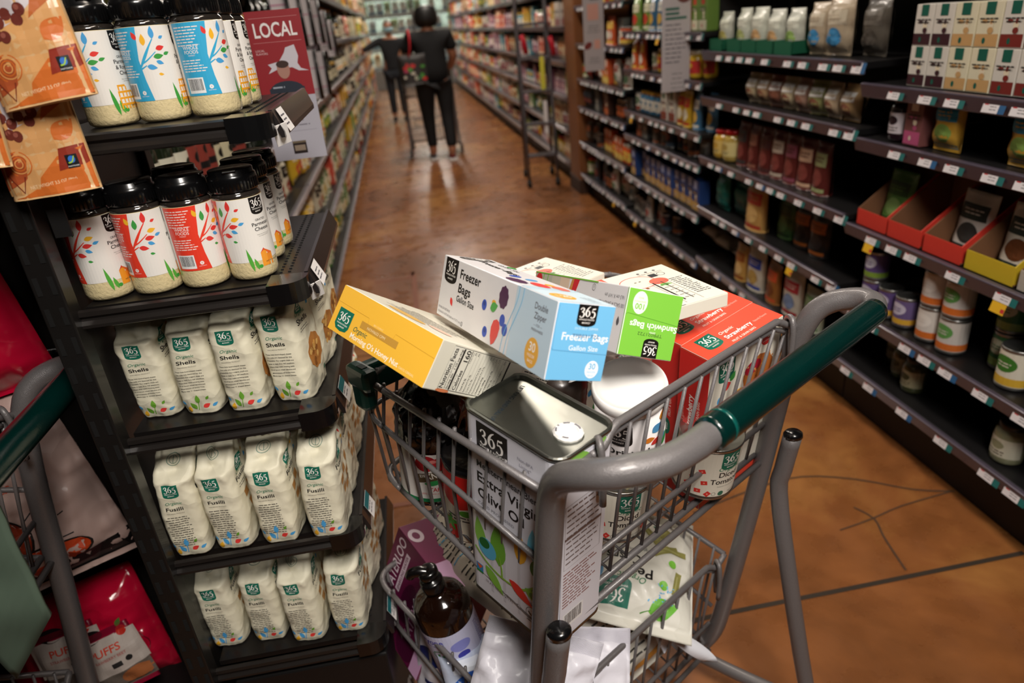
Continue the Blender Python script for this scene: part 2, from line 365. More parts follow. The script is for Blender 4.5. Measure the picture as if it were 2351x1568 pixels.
def proto(kind, w, h, d, c1, c2, c3, seed=0):
    """returns list of (part name, mesh); goods face -y"""
    key = (kind, w, h, d, c1, c2, c3)
    if key in PR: return PR[key]
    parts = []; a = Art()
    def done(n, mb): parts.append((n, mb.mesh(n)))
    def art(f, cut=.01, n='printed_label', rough=.45):
        o = a.build(n, None, f, cut, e=.0003, rough=rough); me = o.data; bpy.data.objects.remove(o); parts.append((n, me))
    r = w/2
    if kind == 'can':
        done('can_body', MB().lathe([(r*.9, 0), (r, .003), (r, .006), (r*.97, .009), (r*.97, h-.009), (r, h-.006), (r, h-.002), (r*.93, h), (r*.92, h-.004), (0, h-.004)], mat('#9a9a98', .3, .9), n=24))
        for x0, x1 in ((-pi*r*.97, pi*r*.97),): a.rect(x0, .01, x1, h-.01, c1)
        a.rect(-pi*r*.96, .012, pi*r*.96, h*.3, c2); a.ell(0, h*.62, r*.8, h*.2, c3); a.lines(-r*.5, h*.62, r, 2, .008, .003, c1, seed=seed); a.ell(-r*1.9, h*.5, r*.5, h*.22, c3); art(cylmap(r*.975), .012)
    elif kind == 'jar':
        gl = mat(c1, .12, coat=.6, var=.25, nscale=60)
        done('jar_body', MB().lathe([(r*.85, 0), (r*.98, .006), (r, .02), (r, h*.72), (r*.9, h*.8), (r*.72, h*.84), (r*.72, h*.86)], gl, n=24))
        done('lid', MB().lathe([(r*.8, h*.85), (r*.84, h*.86), (r*.84, h*.98), (r*.78, h), (0, h)], mat(c3, .3, .3), n=24))
        a.rect(-r*1.6, h*.18, r*1.6, h*.64, c2); a.ell(0, h*.47, r*.5, h*.1, c1); a.lines(-r*.6, h*.3, r*1.2, 2, .008, .003, '#4a4038', seed=seed); art(cylmap(r*1.003), .012)
    elif kind == 'bottle':
        done('bottle_body', MB().lathe([(r*.9, 0), (r, .006), (r, h*.58), (r*.8, h*.68), (r*.36, h*.78), (r*.34, h*.93), (r*.38, h*.935)], mat(c1, .08, coat=.8, var=.2), n=20))
        done('cap', MB().lathe([(r*.4, h*.93), (r*.42, h*.94), (r*.42, h*.99), (0, h)], mat(c3, .35), n=14))
        a.rect(-r*1.5, h*.14, r*1.5, h*.5, c2); a.rect(-r*1.2, h*.2, r*1.2, h*.27, c3); a.ell(0, h*.39, r*.4, h*.05, c1); art(cylmap(r*1.004), .012)
    elif kind == 'carton':
        done('carton', MB().box((0, 0, h/2), (w, d, h), mat(c1, .45, var=.03), bev=.0015))
        a.rect(-w/2+.002, h*.03, w/2-.002, h*.3, c2); a.rect(-w*.2, h*.72, w*.2, h*.99, c3)
        rr = random.Random(seed+5)
        for i in range(5): a.ell(rr.uniform(-.38, .38)*w, h*rr.uniform(.1, .62), w*rr.uniform(.05, .14), w*rr.uniform(.05, .12), rr.choice([c2, c3, '#e9dcc0']), 10)
        a.lines(-w*.4, h*.62, w*.8, 2, h*.07, h*.025, '#2b2a28', seed=seed)
        art(fmap((w, d, h), '-y', (0, 0, 0)), None)
    elif kind in ('pouch', 'bag'):
        mb = MB(); sm = pillow(mb, w, h, d, mat(c1, .35, coat=.3, bump=.3, bscale=50, var=.1), n=10, seed=seed, foot=1 if kind == 'pouch' else 0, amp=.006 if kind == 'bag' else .003)
        done('pouch_body' if kind == 'pouch' else 'bag_body', mb)
        a.rect(-w*.4, h*.55, w*.4, h*.8, c2); a.ell(0, h*.33, w*.3, h*.17, c3); a.lines(-w*.3, h*.7, w*.6, 2, h*.06, h*.02, c1, seed=seed); a.rect(-w*.42, h*.06, w*.42, h*.13, c2)
        art(lambda x, y, hh: sm(x, y, hh), .012)
    PR[key] = parts
    return parts
MERGED = {}
def merged(parts):
    k = id(parts)
    if k in MERGED: return MERGED[k]
    mb = MB()
    for n, me in parts:
        o = len(mb.v); mb.v += [tuple(v.co) for v in me.vertices]
        for p in me.polygons: mb.f.append([i+o for i in p.vertices]); mb.m.append(mb.mi(me.materials[p.material_index])); mb.s.append(p.use_smooth)
    MERGED[k] = mb.mesh('goods'); return MERGED[k]
NM = {'can': ('food_can', 'can'), 'jar': ('glass_jar', 'jar'), 'bottle': ('bottle', 'bottle'), 'carton': ('carton_box', 'box'), 'pouch': ('stand_up_pouch', 'pouch'), 'bag': ('snack_bag', 'bag')}
def goods(kind, w, h, d, cols, loc, rz, label, group, split=True, tilt=0, sc=1):
    ps = proto(kind, w, h, d, *cols)
    R3 = Rz(rz) @ Matrix.Rotation(tilt, 3, 'X')
    if split:
        e = empty(NM[kind][0], loc, R3, label, NM[kind][1], group)
        for n, me in ps: o = bpy.data.objects.new(n, me); COL.objects.link(o); o.parent = e
        return e
    o = bpy.data.objects.new(NM[kind][0], merged(ps)); COL.objects.link(o); M = R3.to_4x4()@Matrix.Scale(sc, 4); M.translation = loc; o.matrix_world = M
    return tag(o, label, NM[kind][1], group)
ORD = ['first', 'second', 'third', 'fourth', 'fifth', 'sixth', 'seventh', 'eighth', 'ninth', 'tenth', 'eleventh', 'twelfth', 'thirteenth', 'fourteenth', 'fifteenth', 'sixteenth', 'seventeenth', 'eighteenth']
RAIL = mat('#564e5c', .3, .3, coat=.3, var=.1)
TAGM = []
for v in range(3):
    a = Art(); w = .05; a.rect(0, -.016, w, .016, '#e6e1e4'); a.rect(.005, .002, .017, .012, '#c33437'); a.rect(w, -.016, w+.02, .016, '#2a5d8c' if v == 1 else '#1f6a68'); a.lines(.02, -.002, .026, 2, .007, .002, '#77737a', seed=v)
    if v == 2: a.rect(.003, -.045, w-.003, -.017, '#e7b52a'); a.rect(w*.7, -.04, w*.92, -.03, '#c33437')
    o = a.build('price_tag', None, lambda x, y, h: Vector((x, -h, y)), e=.0003); TAGM.append(o.data); bpy.data.objects.remove(o)
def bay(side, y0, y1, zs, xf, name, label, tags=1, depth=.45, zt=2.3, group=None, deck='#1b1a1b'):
    """side=+1: shelving on the right of the aisle, its front at x=xf"""
    e = empty(name, (xf+side*depth/2, (y0+y1)/2, 0), None, label, 'shelving', group); L = y1-y0; dm = mat(deck, .4, .2, var=.1)
    MB().box((side*(depth/2+.02), 0, zt/2), (.03, L, zt), BLACK).obj('back_panel', e)
    for s in (-1, 1): MB().box((side*(depth/2), s*(L/2-.015), zt/2), (.035, .03, zt), DARKM).obj('upright', e)
    MB().box((side*.04, 0, .07), (depth-.08, L-.004, .14), mat('#191412', .6), bev=.004).obj('base_plinth', e)
    rr = random.Random(int(y0*100)+3)
    for z in zs:
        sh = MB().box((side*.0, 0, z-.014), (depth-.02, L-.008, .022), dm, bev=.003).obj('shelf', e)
        rl = MB().box((-side*(depth/2-.004), 0, z-.02), (.014, L-.01, .042), RAIL, rot=Matrix.Rotation(-side*.25, 3, 'Y'), bev=.003).obj('price_rail', sh)
        if tags:
            y = -L/2+.05
            while y < L/2-.07:
                k = rr.random(); v = 2 if k > .95 else (1 if k > .78 else 0)
                t = bpy.data.objects.new('price_tag', TAGM[v]); COL.objects.link(t); t.parent = sh
                M = (Rz(-side*pi/2) @ Matrix.Rotation(-.25, 3, 'X')).to_4x4(); M.translation = (-side*(depth/2+.0045), y, z-.02); t.matrix_local = M
                y += rr.choice([.085, .1, .13, .17])*(1 if tags == 1 else 1.5)
    return e
XR = 1.415
ZA = [1.55, 1.146, .983, .706, .427, .217]; ZB = [1.60, 1.207, 1.006, .728, .477, .208]; ZC = [1.62, 1.286, 1.068, .825, .675, .417, .17]; ZD = [1.46, 1.198, .941, .729, .45, .19]
bay(1, .86, 2.08, ZA, XR, 'shelving_bay', 'nearest dark shelving bay on the right with cartons, pouches and cans')
bay(1, 2.08, 3.30, ZB, XR, 'shelving_bay', 'second dark shelving bay on the right with green trays on top')
bay(1, 3.30, 4.52, ZC, XR, 'shelving_bay', 'third dark shelving bay on the right behind the larger hanging sign')
bay(1, 4.52, 5.74, ZD, XR, 'shelving_bay', 'fourth dark shelving bay on the right, beside the brown wooden post')
BAYN = {'A': 'nearest right bay', 'B': 'second right bay', 'C': 'third right bay', 'D': 'fourth right bay'}
SHN = ['topmost', 'upper', 'eye-level', 'middle', 'lower', 'lowest', 'bottom']
def row(bn, zi, z, y1, items, shelfname, split=True, x=XR, side=1):
    """items from the far end (y1) towards the camera: (kind,w,h,d,cols,colour words,gap,stack[,dx])"""
    y = y1-.03; cnt = 0
    for it in items:
        kind, w, h, d, cols, words, gap, stack = it[:8]; dx = it[8] if len(it) > 8 else .0; tilt = it[9] if len(it) > 9 else 0
        if kind is None: y -= gap; continue
        y -= w/2
        for s in range(stack):
            lab = '%s %s, %s from far end, %s shelf, %s' % (words, NM[kind][1], ORD[min(cnt, 17)], shelfname, BAYN[bn])
            if stack > 1: lab += ', ' + ['lower', 'upper', 'top'][s] + ' one'
            dd = d if kind not in ('can', 'jar', 'bottle') else w
            goods(kind, w, h, d, cols, (x+side*(.03+dd/2+dx), y, z+s*(h+.001)), -pi/2*side+random.uniform(-.12, .12)*(kind in ('pouch', 'bag')), lab, '%ss on the shelves of the %s' % (NM[kind][1], BAYN[bn]), split, tilt)
        y -= w/2+gap; cnt += 1
Wc = '#dcd7ce'
bean = ('carton', .07, .105, .04, (Wc, '#3c1c24', '#0f5c4c'), 'white and plum', .004, 2); beany = ('carton', .075, .105, .04, ('#e3dcc0', '#caa06a', '#0f5c4c'), 'cream and tan', .004, 2); beanr = ('carton', .07, .105, .04, (Wc, '#7c2a24', '#0f5c4c'), 'white and red-brown', .004, 2)
gap = lambda g: (None, 0, 0, 0, 0, '', g, 0)
row('A', 0, 1.146, 1.945, [bean, bean, beany, beany, beanr, beanr, beany, beany], 'top')
row('A', 1, .983, 2.02, [('jar', .075, .13, .07, ('#26141c', '#cfc6cc', '#141012'), 'dark purple', .02, 1), ('carton', .07, .135, .05, ('#7a4a48', '#b5527a', '#d9c7b5'), 'dusty red', .03, 1), ('bag', .1, .15, .05, ('#c79a3a', '#2a86a8', '#7c9a4a'), 'yellow and blue pasta', .16, 1), ('bag', .1, .15, .05, ('#c79a3a', '#2a86a8', '#7c9a4a'), 'yellow and blue pasta', .02, 1), ('bag', .1, .15, .05, ('#a87a3a', '#2a86a8', '#7c9a4a'), 'brown and blue pasta', .02, 1)], 'second')
row('A', 3, .427, 2.04, [('can', .075, .1, .07, ('#5c4a80', '#7a9a3a', '#c0c0d0'), 'purple and green', .008, 2), ('can', .075, .1, .07, ('#5c4a80', '#d8a838', '#b9b4c8'), 'purple and yellow', .008, 1), ('can', .075, .1, .07, ('#6a5a8a', '#d8a838', '#c9c4d8'), 'lilac and yellow', .03, 1), ('can', .08, .11, .07, ('#d8d2cc', '#d36f2c', '#e9e4de'), 'white and orange', .008, 2), ('can', .08, .11, .07, ('#cfc9c3', '#d36f2c', '#5f9a50'), 'white, orange and green', .05, 2), ('can', .08, .11, .07, ('#2f6a40', '#8aa05a', '#b5b8a0'), 'green vegetable', .01, 2, .06), ('can', .085, .115, .07, ('#e2dccb', '#dbb03a', '#3f7a2c'), 'cream and yellow corn', .03, 1), ('can', .1, .16, .07, ('#c9ccc8', '#d8d8d4', '#4fa070'), 'tall white and green', .01, 1)], 'fourth')
row('A', 4, .217, 2.0, [('jar', .075, .12, .07, ('#4c4a2c', '#9a9478', '#20201c'), 'olive green', .02, 1, .1), ('jar', .075, .12, .07, ('#45482c', '#8a8468', '#20201c'), 'dull green', .015, 1, .05), ('jar', .075, .12, .07, ('#45482c', '#a8a080', '#20201c'), 'mossy green', .02, 1, .02), gap(.3), ('jar', .08, .12, .07, ('#8a8a6c', '#c8c4b0', '#2c2c28'), 'pale green', .02, 1)], 'bottom')
# cardboard display trays on the third shelf of the nearest bay
def tray(y, w, col, lab, z=.706, d=.2, hf=.05, hb=.17, x=XR):
    e = empty('display_tray', (x+.02, y, z), None, lab, 'cardboard tray', 'cardboard display trays in the nearest right bay'); cb = mat('#7a5438', .8, var=.08); co = mat(col, .6)
    MB().box((d/2, 0, .002), (d, w, .003), cb).obj('tray_floor', e)
    MB().box((0, 0, hf/2), (.003, w, hf), co).obj('front_lip', e)
    for s in (-1, 1):
        y_ = s*(w/2-.002); MB().add([(0, y_, 0), (d, y_, 0), (d, y_, hb), (d*.75, y_, hb), (0, y_, hf), (0, y_+.003, 0), (d, y_+.003, 0), (d, y_+.003, hb), (d*.75, y_+.003, hb), (0, y_+.003, hf)], [[0, 1, 2, 3, 4], [9, 8, 7, 6, 5], [0, 4, 9, 5], [4, 3, 8, 9], [3, 2, 7, 8], [2, 1, 6, 7]], cb if s > 0 else co).obj('side_flap', e)
    MB().box((d, 0, hb/2), (.003, w, hb), cb).obj('tray_back', e)
    return e
tray(1.97, .145, '#d33a2c', 'red and brown cardboard display tray furthest from the camera, holding a green pouch'); tray(1.815, .145, '#d33a2c', 'red and brown cardboard display tray standing empty between two others')
tray(1.655, .145, '#d33a2c', 'red and brown cardboard display tray holding a dark and white rice pouch'); tray(1.485, .16, '#cdb028', 'yellow cardboard display tray holding a brown and white rice pouch'); tray(1.31, .16, '#b9b0a4', 'white cardboard display tray nearest the camera on the right shelves')
for y, c, wds in ((1.97, ('#4c7a38', '#2a4a24', '#7a9a58'), 'green'), (1.655, ('#cfcac2', '#24302c', '#3a3a38'), 'dark and white rice'), (1.485, ('#d8d0c2', '#2c3834', '#6a3c20'), 'white and brown rice'), (1.31, ('#cfc8bc', '#8a3a28', '#b0643a'), 'white and russet rice')):
    goods('pouch', .12, .17, .045, c, (XR+.1, y, .711), -pi/2, wds+' pouch standing in a cardboard display tray, nearest right bay', 'pouches in cardboard display trays', True, -.12)
# second bay
gb = ('bag', .13, .14, .05, ('#c9ccc0', '#d8dccb', '#b0a860'), 'white and green snack', .0, 1, .03)
def greentray(y):
    e = empty('green_tray', (XR+.02, y, 1.207), None, 'low green tray of white bags, %s from far end, top shelf, second right bay' % ORD[greentray.n], 'tray', 'green trays of snack bags'); greentray.n += 1; gm = mat('#0c5c40', .6)
    MB().box((.001, 0, .024), (.003, .125, .048), gm).obj('front_lip', e); MB().box((.09, 0, .002), (.17, .125, .004), gm).obj('tray_floor', e)
    for s in (-1, 1): MB().box((.09, s*.061, .024), (.17, .003, .048), gm).obj('side_panel', e)
    MB().box((.175, 0, .04), (.003, .125, .08), gm).obj('tray_back', e)
greentray.n = 0
for i, y in enumerate((3.2, 3.02, 2.885, 2.75, 2.61)): greentray(y)
row('B', 0, 1.213, 3.29, [('bag', .115, .15, .06, ('#c6c9bd', '#d8dccb', '#b0a860'), 'white snack', .06, 1, .02), ('bag', .115, .16, .06, ('#ccd0c2', '#dfe2d4', '#a8b070'), 'white herb snack', .02, 1, .02), ('bag', .115, .16, .06, ('#ccd0c2', '#dfe2d4', '#c9a070'), 'white and peach snack', .02, 1, .02), ('bag', .115, .15, .06, ('#c6c9bd', '#dfe2d4', '#c9a070'), 'pale peach snack', .025, 1, .02), ('bag', .115, .15, .06, ('#c6c9bd', '#dfe2d4', '#90b060'), 'pale green snack', .06, 1, .02)], 'top')
row('B', 0, 1.207, 2.56, [('bag', .1, .17, .06, ('#b5a48c', '#c8bda8', '#3d86b8'), 'beige and blue', .01, 1, .03), ('bag', .13, .18, .06, ('#b5a48c', '#c8bda8', '#3d86b8'), 'large beige and blue', .02, 1, .03), ('bag', .13, .17, .06, ('#5c564e', '#6c665e', '#4a443e'), 'dim grey', .02, 1, .06)], 'top')
nut = lambda c, w: ('bag', .095, .12, .07, (c, '#d9d6d2', '#7a4a38'), w, .003, 1, .01)
row('B', 1, 1.006, 2.98, [nut('#b8a888', 'beige nut'), nut('#a88a68', 'tan nut'), nut('#8c5a48', 'red-brown nut'), nut('#b8a888', 'sandy nut'), nut('#9c7a6a', 'pink-brown nut'), nut('#8c8a58', 'greenish seed'), nut('#b39c80', 'pale nut'), nut('#a2835c', 'golden nut')], 'second')
drk = lambda c, w: ('pouch', .1, .19, .06, ('#5a2420', c, '#7a3a34'), w, .004, 1, .02)
row('B', 2, .728, 3.27, [('jar', .1, .13, .1, ('#c9a040', '#dcc070', '#a81c1c'), 'yellow red-lidded', .0, 1), ('jar', .1, .14, .1, ('#b59a50', '#d8c888', '#a81c1c'), 'golden red-lidded', .01, 1), drk('#3a3838', 'dark red broth'), drk('#8a5a4a', 'brown-red broth'), drk('#4a2c2c', 'deep red broth'), drk('#b8a898', 'grey-topped broth'), drk('#8a4a5a', 'pink-red broth'), drk('#c9a488', 'tan-labelled broth'), drk('#9aa070', 'green-labelled broth')], 'third')
row('B', 3, .477, 3.25, [('bag', .11, .17, .06, ('#0f6a60', '#2a8478', '#0c4c48'), 'teal', .01, 1, .02), ('bag', .2, .15, .06, ('#0e5a54', '#1c6e66', '#0c4440'), 'wide teal', .02, 1, .05), ('pouch', .16, .21, .07, ('#b58c50', '#a83a2c', '#c8a468'), 'tan', .02, 1, .0), ('pouch', .12, .18, .06, ('#3a5a30', '#243c24', '#5a7a48'), 'leafy green', .02, 1, .06), ('pouch', .11, .17, .06, ('#2c2420', '#a85a20', '#181412'), 'black and orange', .02, 1, .06), ('pouch', .11, .17, .06, ('#201c1c', '#b0602a', '#383030'), 'charcoal and orange', .02, 1, .05)], 'fourth')
row('B', 4, .208, 2.98, [('pouch', .11, .17, .06, ('#b08848', '#8a4a20', '#c9a870'), 'tan and brown', .015, 1), ('pouch', .14, .19, .06, ('#b8b2a4', '#1c3f9c', '#a88a4c'), 'white and royal blue', .03, 1), ('pouch', .12, .18, .06, ('#8a5a2c', '#c4502c', '#6a3a1c'), 'brown and orange', .03, 1), ('pouch', .13, .19, .06, ('#b5b0a4', '#9a2c34', '#6a7ea0'), 'white and red', .03, 1), ('pouch', .12, .17, .06, ('#9aa08c', '#5a7a4a', '#c8bca8'), 'pale grey-green', .02, 1)], 'bottom')
for i, (y, x, c, w) in enumerate(((3.42, XR+.1, '#c9c2b4', 'creased white'), (3.62, XR+.12, '#bdb6ac', 'crumpled off-white'), (3.18, XR+.1, '#cfc8b8', 'plump cream'), (3.06, XR+.09, '#c4beb0', 'flat cream and blue'))):
    goods('bag', .12, .2, .06, (c, '#b8b0a4' if i < 3 else '#3a5a9c', '#8a3034'), (x+.1, y, .245), 0, w+' bag lying flat on the bottom right shelf', 'bags lying flat on the bottom right shelf', True, pi/2)
# third and fourth bays: denser, smaller in the picture
def rnd_row(bn, z, y1, y0, hmax, pal, shelfname, seed, split=True, x=XR, side=1, kinds=('carton', 'jar', 'can', 'bag', 'pouch')):
    r = random.Random(seed); items = []; y = y1
    while y-y0 > .11:
        k = r.choice(kinds); cols, words = r.choice(pal); w = {'carton': .09, 'jar': .075, 'can': .075, 'bag': .11, 'pouch': .1, 'bottle': .07}[k]; h = min(hmax, {'carton': .16, 'jar': .13, 'can': .11, 'bag': .17, 'pouch': .18, 'bottle': .26}[k])
        for _ in range(r.choice((1, 2, 2, 3))):
            if y-w < y0+.02: break
            st_ = 2 if (k in ('can', 'carton') and h*2+.02 < hmax) else 1
            items.append((k, w, h, .06, cols, words, .006, st_, r.choice((0, .01, .04)))); y -= w+.006
        if r.random() < .15: y -= .06; items.append(gap(.06))
    row(bn, 0, z, y1, items, shelfname, split, x, side)
P1 = [(('#c9582c', '#e0c058', '#d9d4c4'), 'orange'), (('#c9a22c', '#b8302c', '#e0d8c0'), 'yellow'), (('#c4bfb4', '#8a3a2c', '#4a6a4c'), 'off-white'), (('#8a2c24', '#c9c0b0', '#2c2420'), 'brick red'), (('#9a9a90', '#d8d4c8', '#2a5a6c'), 'pale grey'), (('#3a6a8c', '#d8d4c8', '#c9a040'), 'blue'), (('#6a8a3c', '#d8d4b8', '#c04030'), 'green')]
PBL = [(('#24427c', '#c9a058', '#9aa4c4'), 'blue pasta')]
PDK = [(('#2c2420', '#8a4a28', '#5a5048'), 'dark brown'), (('#4a2c20', '#c06030', '#8a7a68'), 'rust'), (('#1c1c24', '#3a4a5a', '#6a3028'), 'blue-black'), (('#5a5a58', '#8a8880', '#3a3834'), 'dull grey')]
PWH = [(('#bdb6a8', '#8a5a48', '#6a7a5a'), 'cream'), (('#a8a49c', '#5a5a60', '#8a3a34'), 'light grey')]
for z, h, pal, nme, sd in ((1.286, .2, P1, 'top', 11), (1.068, .19, [P1[1], P1[2], P1[0], PWH[0]], 'second', 12), (.825, .2, P1, 'third', 13), (.675, .12, PDK, 'fourth', 14), (.417, .18, PBL, 'fifth', 15), (.17, .15, PDK+PWH, 'bottom', 16)):
    rnd_row('C', z, 4.50, 3.32 if z > .2 else 3.75, h, pal, nme, sd, False, kinds=('carton',) if pal is PBL else ('carton', 'jar', 'can', 'pouch'))
for z, h, pal, nme, sd in ((1.46, .17, P1, 'top', 21), (1.198, .2, [P1[3], P1[0], P1[4]], 'second', 22), (.941, .2, P1, 'third', 23), (.729, .15, PWH+PDK, 'fourth', 24), (.45, .2, PDK+P1[:2], 'fifth', 25), (.19, .2, PDK+P1, 'bottom', 26)):
    rnd_row('D', z, 5.72, 4.54, h, pal, nme, sd, False)
# wooden post, hanging signs
po = empty('wooden_post', (1.66, 5.93, 0), None, 'tall brown wooden post between the shelving bays on the right', 'post')
MB().box((0, 0, 1.6), (.5, .34, 3.2), mat('#7a4a26', .5, coat=.2, var=.25, nscale=6), bev=.006).obj('post_shaft', po); MB().box((0, 0, .06), (.52, .36, .12), mat('#3a2416', .6), bev=.004).obj('base_trim', po)
def sign(x, y, z0, z1, w, lab, fn, ang=0, name='hanging_sign'):
    e = empty(name, (x, y, z0), Rz(ang), lab, 'sign'); h = z1-z0
    MB().box((0, 0, h/2), (w, .002, h), mat('#b9b2b4', .6), bev=.0008).obj('card', e); MB().tube([(w/2-.005, .004, h-.02), (w/2+.12, .004, h-.02)], .003, BLACK, 6).obj('clip_arm', e)
    a = Art(); fn(a, w, h); a.build('printed_face', e, lambda X, Y, hh: Vector((X, -.001-hh, Y)), e=.0003)
def sg1(a, w, h):
    a.ell(0, h*.93, .012, .03, '#2a2a34'); a.ell(-w*.2, h*.8, .014, .014, '#2c6a54'); a.rect(-.02, h*.76, w*.3, h*.79, '#3a3a48'); a.rect(-w*.3, h*.55, w*.25, h*.72, '#d9a394'); a.lines(-w*.35, h*.48, w*.7, 3, .018, .006, '#8a8688'); a.ell(-w*.3, h*.28, .03, .02, '#7a2c24', rot=.6); a.rect(w*.0, h*.24, w*.3, h*.34, '#d9a394'); a.lines(-w*.3, h*.14, w*.6, 3, .015, .005, '#8a8688')
def sg2(a, w, h):
    a.text('LIVING', -w*.33, h*.88, .017, '#5a7a6c', bold=.005); a.ell(w*.26, h*.77, .047, .05, '#6a3c38'); a.ring(w*.26, h*.77, .034, .012, '#c9b8ac'); a.rect(w*.2, h*.76, w*.48, h*.83, '#9c7448')
    for i in range(3): a.rect(-w*.38, h*(.635-.035*i), w*(.1 if i < 2 else .36), h*(.655-.035*i), '#3c6a5c')
    a.lines(-w*.38, h*.52, w*.72, 9, .021, .006, '#77747a', al='l'); a.lines(-w*.2, h*.14, w*.5, 4, .022, .005, '#8a8688')
sign(1.335, 4.9, 1.045, 1.62, .14, 'narrow white hanging sign with pink panels, further from the camera', sg1)
sign(1.365, 3.5, 1.015, 1.6, .145, 'larger white hanging sign with a round dish picture, nearer the camera', sg2)
# ---------------------------------------------------------------- far shelving on both sides
ZF = [.2, .48, .76, 1.04, 1.32, 1.6, 1.9]; ZL = [.16, .47, .78, 1.06, 1.38, 1.72]
SHW = ['bottom', 'second lowest', 'third lowest', 'fourth lowest', 'fifth lowest', 'sixth lowest', 'top']
PF = [(('#c9503c', '#e0c0a0', '#d9d4c4'), 'coral red'), (('#c9a22c', '#e8d8b0', '#b8302c'), 'yellow'), (('#d4cfc6', '#b06a5c', '#8a9a7c'), 'off-white'), (('#b8b0a8', '#8a4a50', '#d8c8b8'), 'greige'), (('#4a8a9a', '#d8d4c8', '#c9a040'), 'teal blue'), (('#5a7a4c', '#d8d4b8', '#c0b040'), 'green'), (('#8a5a70', '#d8c4c8', '#c9a0a0'), 'mauve'), (('#d8c4a0', '#a86a3c', '#8a3a2c'), 'sandy')]
OFF = .03
def far_row(side, x, z, y0, y1, h, pal, seed, zone, shn, step=1.0, kinds=('carton', 'carton', 'pouch', 'can', 'jar', 'bag')):
    r = random.Random(seed); y = y0
    while y < y1-.1:
        k = r.choice(kinds); cols, words = r.choice(pal); w = {'carton': .11, 'jar': .09, 'can': .085, 'bag': .13, 'pouch': .12, 'bottle': .078}[k]; hh = min(h, {'carton': .2, 'jar': .15, 'can': .13, 'bag': .2, 'pouch': .2, 'bottle': .28}[k])
        for _ in range(r.choice((2, 3, 4))):
            if y+w*step > y1-.03: break
            goods(k, w, hh, .07 if k not in ('can', 'jar', 'bottle') else w, cols, (x+side*(OFF+(.045 if k in ('can', 'jar', 'bottle') else .035)+r.uniform(0, .03)), y+w*step/2, z), -pi/2*side, '%s %s, %s shelf, %s' % (words, NM[k][1], shn, zone), 'goods in the %s' % zone, False, 0, step*.96)
            y += w*step+.004
        if r.random() < .12: y += .1
y = 6.14; i = 0
while y < 18.2:
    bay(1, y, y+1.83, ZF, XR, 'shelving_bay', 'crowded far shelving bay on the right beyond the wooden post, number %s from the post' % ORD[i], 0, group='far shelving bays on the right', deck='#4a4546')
    st_ = 1.0 if y < 9 else (1.35 if y < 13 else 1.7)
    for zi, z in enumerate(ZF):
        far_row(1, XR, z, y+.03, y+1.80, .24, PF, 100+i*10+zi, '%s bay beyond the wooden post' % ORD[i], SHW[zi], st_)
    y += 1.83; i += 1
PLU = [(('#14140f', '#c9c0a0', '#b08a2c'), 'black'), (('#1c2416', '#d8d4c0', '#d08a30'), 'dark green'), (('#3a3a18', '#d4ccb0', '#22201c'), 'olive oil'), (('#0f0d0e', '#8a3a30', '#1a1616'), 'black and red')]
PLM = [(('#cfc8ac', '#3f6a3c', '#b59a50'), 'cream'), (('#c9c0a8', '#14110f', '#8a3a2c'), 'ivory'), (('#c9982c', '#e8d8b0', '#2c2420'), 'mustard yellow'), (('#4f8a3a', '#d8d4b8', '#c0b040'), 'bright green'), (('#1c1814', '#c9c0b0', '#a83228'), 'dark'), (('#a04a24', '#e0c0a0', '#d9d4c4'), 'rust orange')]
y = 1.62; i = 0
while y < 18.0:
    bay(-1, y, y+1.83, ZL, -.5, 'shelving_bay', 'far shelving bay on the left side of the aisle, %s from the pasta rack' % ORD[i], 0, group='far shelving bays on the left')
    stp = 1.0 if y < 8 else (1.35 if y < 12 else 1.8)
    for zi, z in enumerate(ZL):
        if y < 3 and z < .7: continue
        up = zi >= 3
        far_row(-1, -.5, z, y+.03, y+1.80, .30 if up else .26, PLU if (up and i < 4) else PLM+PF[:3], 500+i*10+zi, '%s left bay past the pasta rack' % ORD[i], SHW[zi] if zi < 5 else 'top', stp, ('bottle', 'bottle', 'jar') if (up and i < 4) else ('bag', 'carton', 'pouch', 'jar', 'bottle'))
    y += 1.83; i += 1
# dark handled utensils on white cards hanging from the left shelves
uc = []
for k, (yy, zz) in enumerate(((3.3, 1.52), (3.75, 1.5), (4.2, 1.5), (4.7, 1.5), (3.5, 1.28), (4.0, 1.24), (4.5, 1.22), (5.1, 1.45), (5.6, 1.4))):
    lab = 'white card holding black handled kitchen tools, %s along the left shelves' % ORD[k]
    if k == 0:
        e = empty('carded_utensil', (-.44, yy, zz), Rz(radians(12)), lab, 'kitchen tool', 'carded kitchen tools on the left shelves')
        cm_ = MB().box((0, 0, 0), (.075, .002, .24), mat('#d8d2d6', .5), bev=.0008).obj('backing_card', e)
        a = Art(); a.rect(-.037, -.075, .037, -.07, '#c0508a'); a.rect(-.037, .03, .037, .034, '#c0508a'); a.lines(-.03, -.09, .06, 2, .012, .004, '#8a8688'); a.build('card_print', e, lambda X, Y, h: Vector((X, -.0013-h, Y)), e=.0003)
        MB().tube([(-.045, -.012, .12), (-.045, -.012, -.02), (-.045, -.012, -.13)], [.006, .008, .013], BLKPL, 8).obj('handle', e); MB().tube([(.03, -.012, .12), (.03, -.012, 0), (.03, -.012, -.12)], [.007, .009, .012], BLKPL, 8).obj('handle', e); uc.append(e)
    else: dup(uc[0], (-.44, yy, zz), Rz(radians(12)), lab)
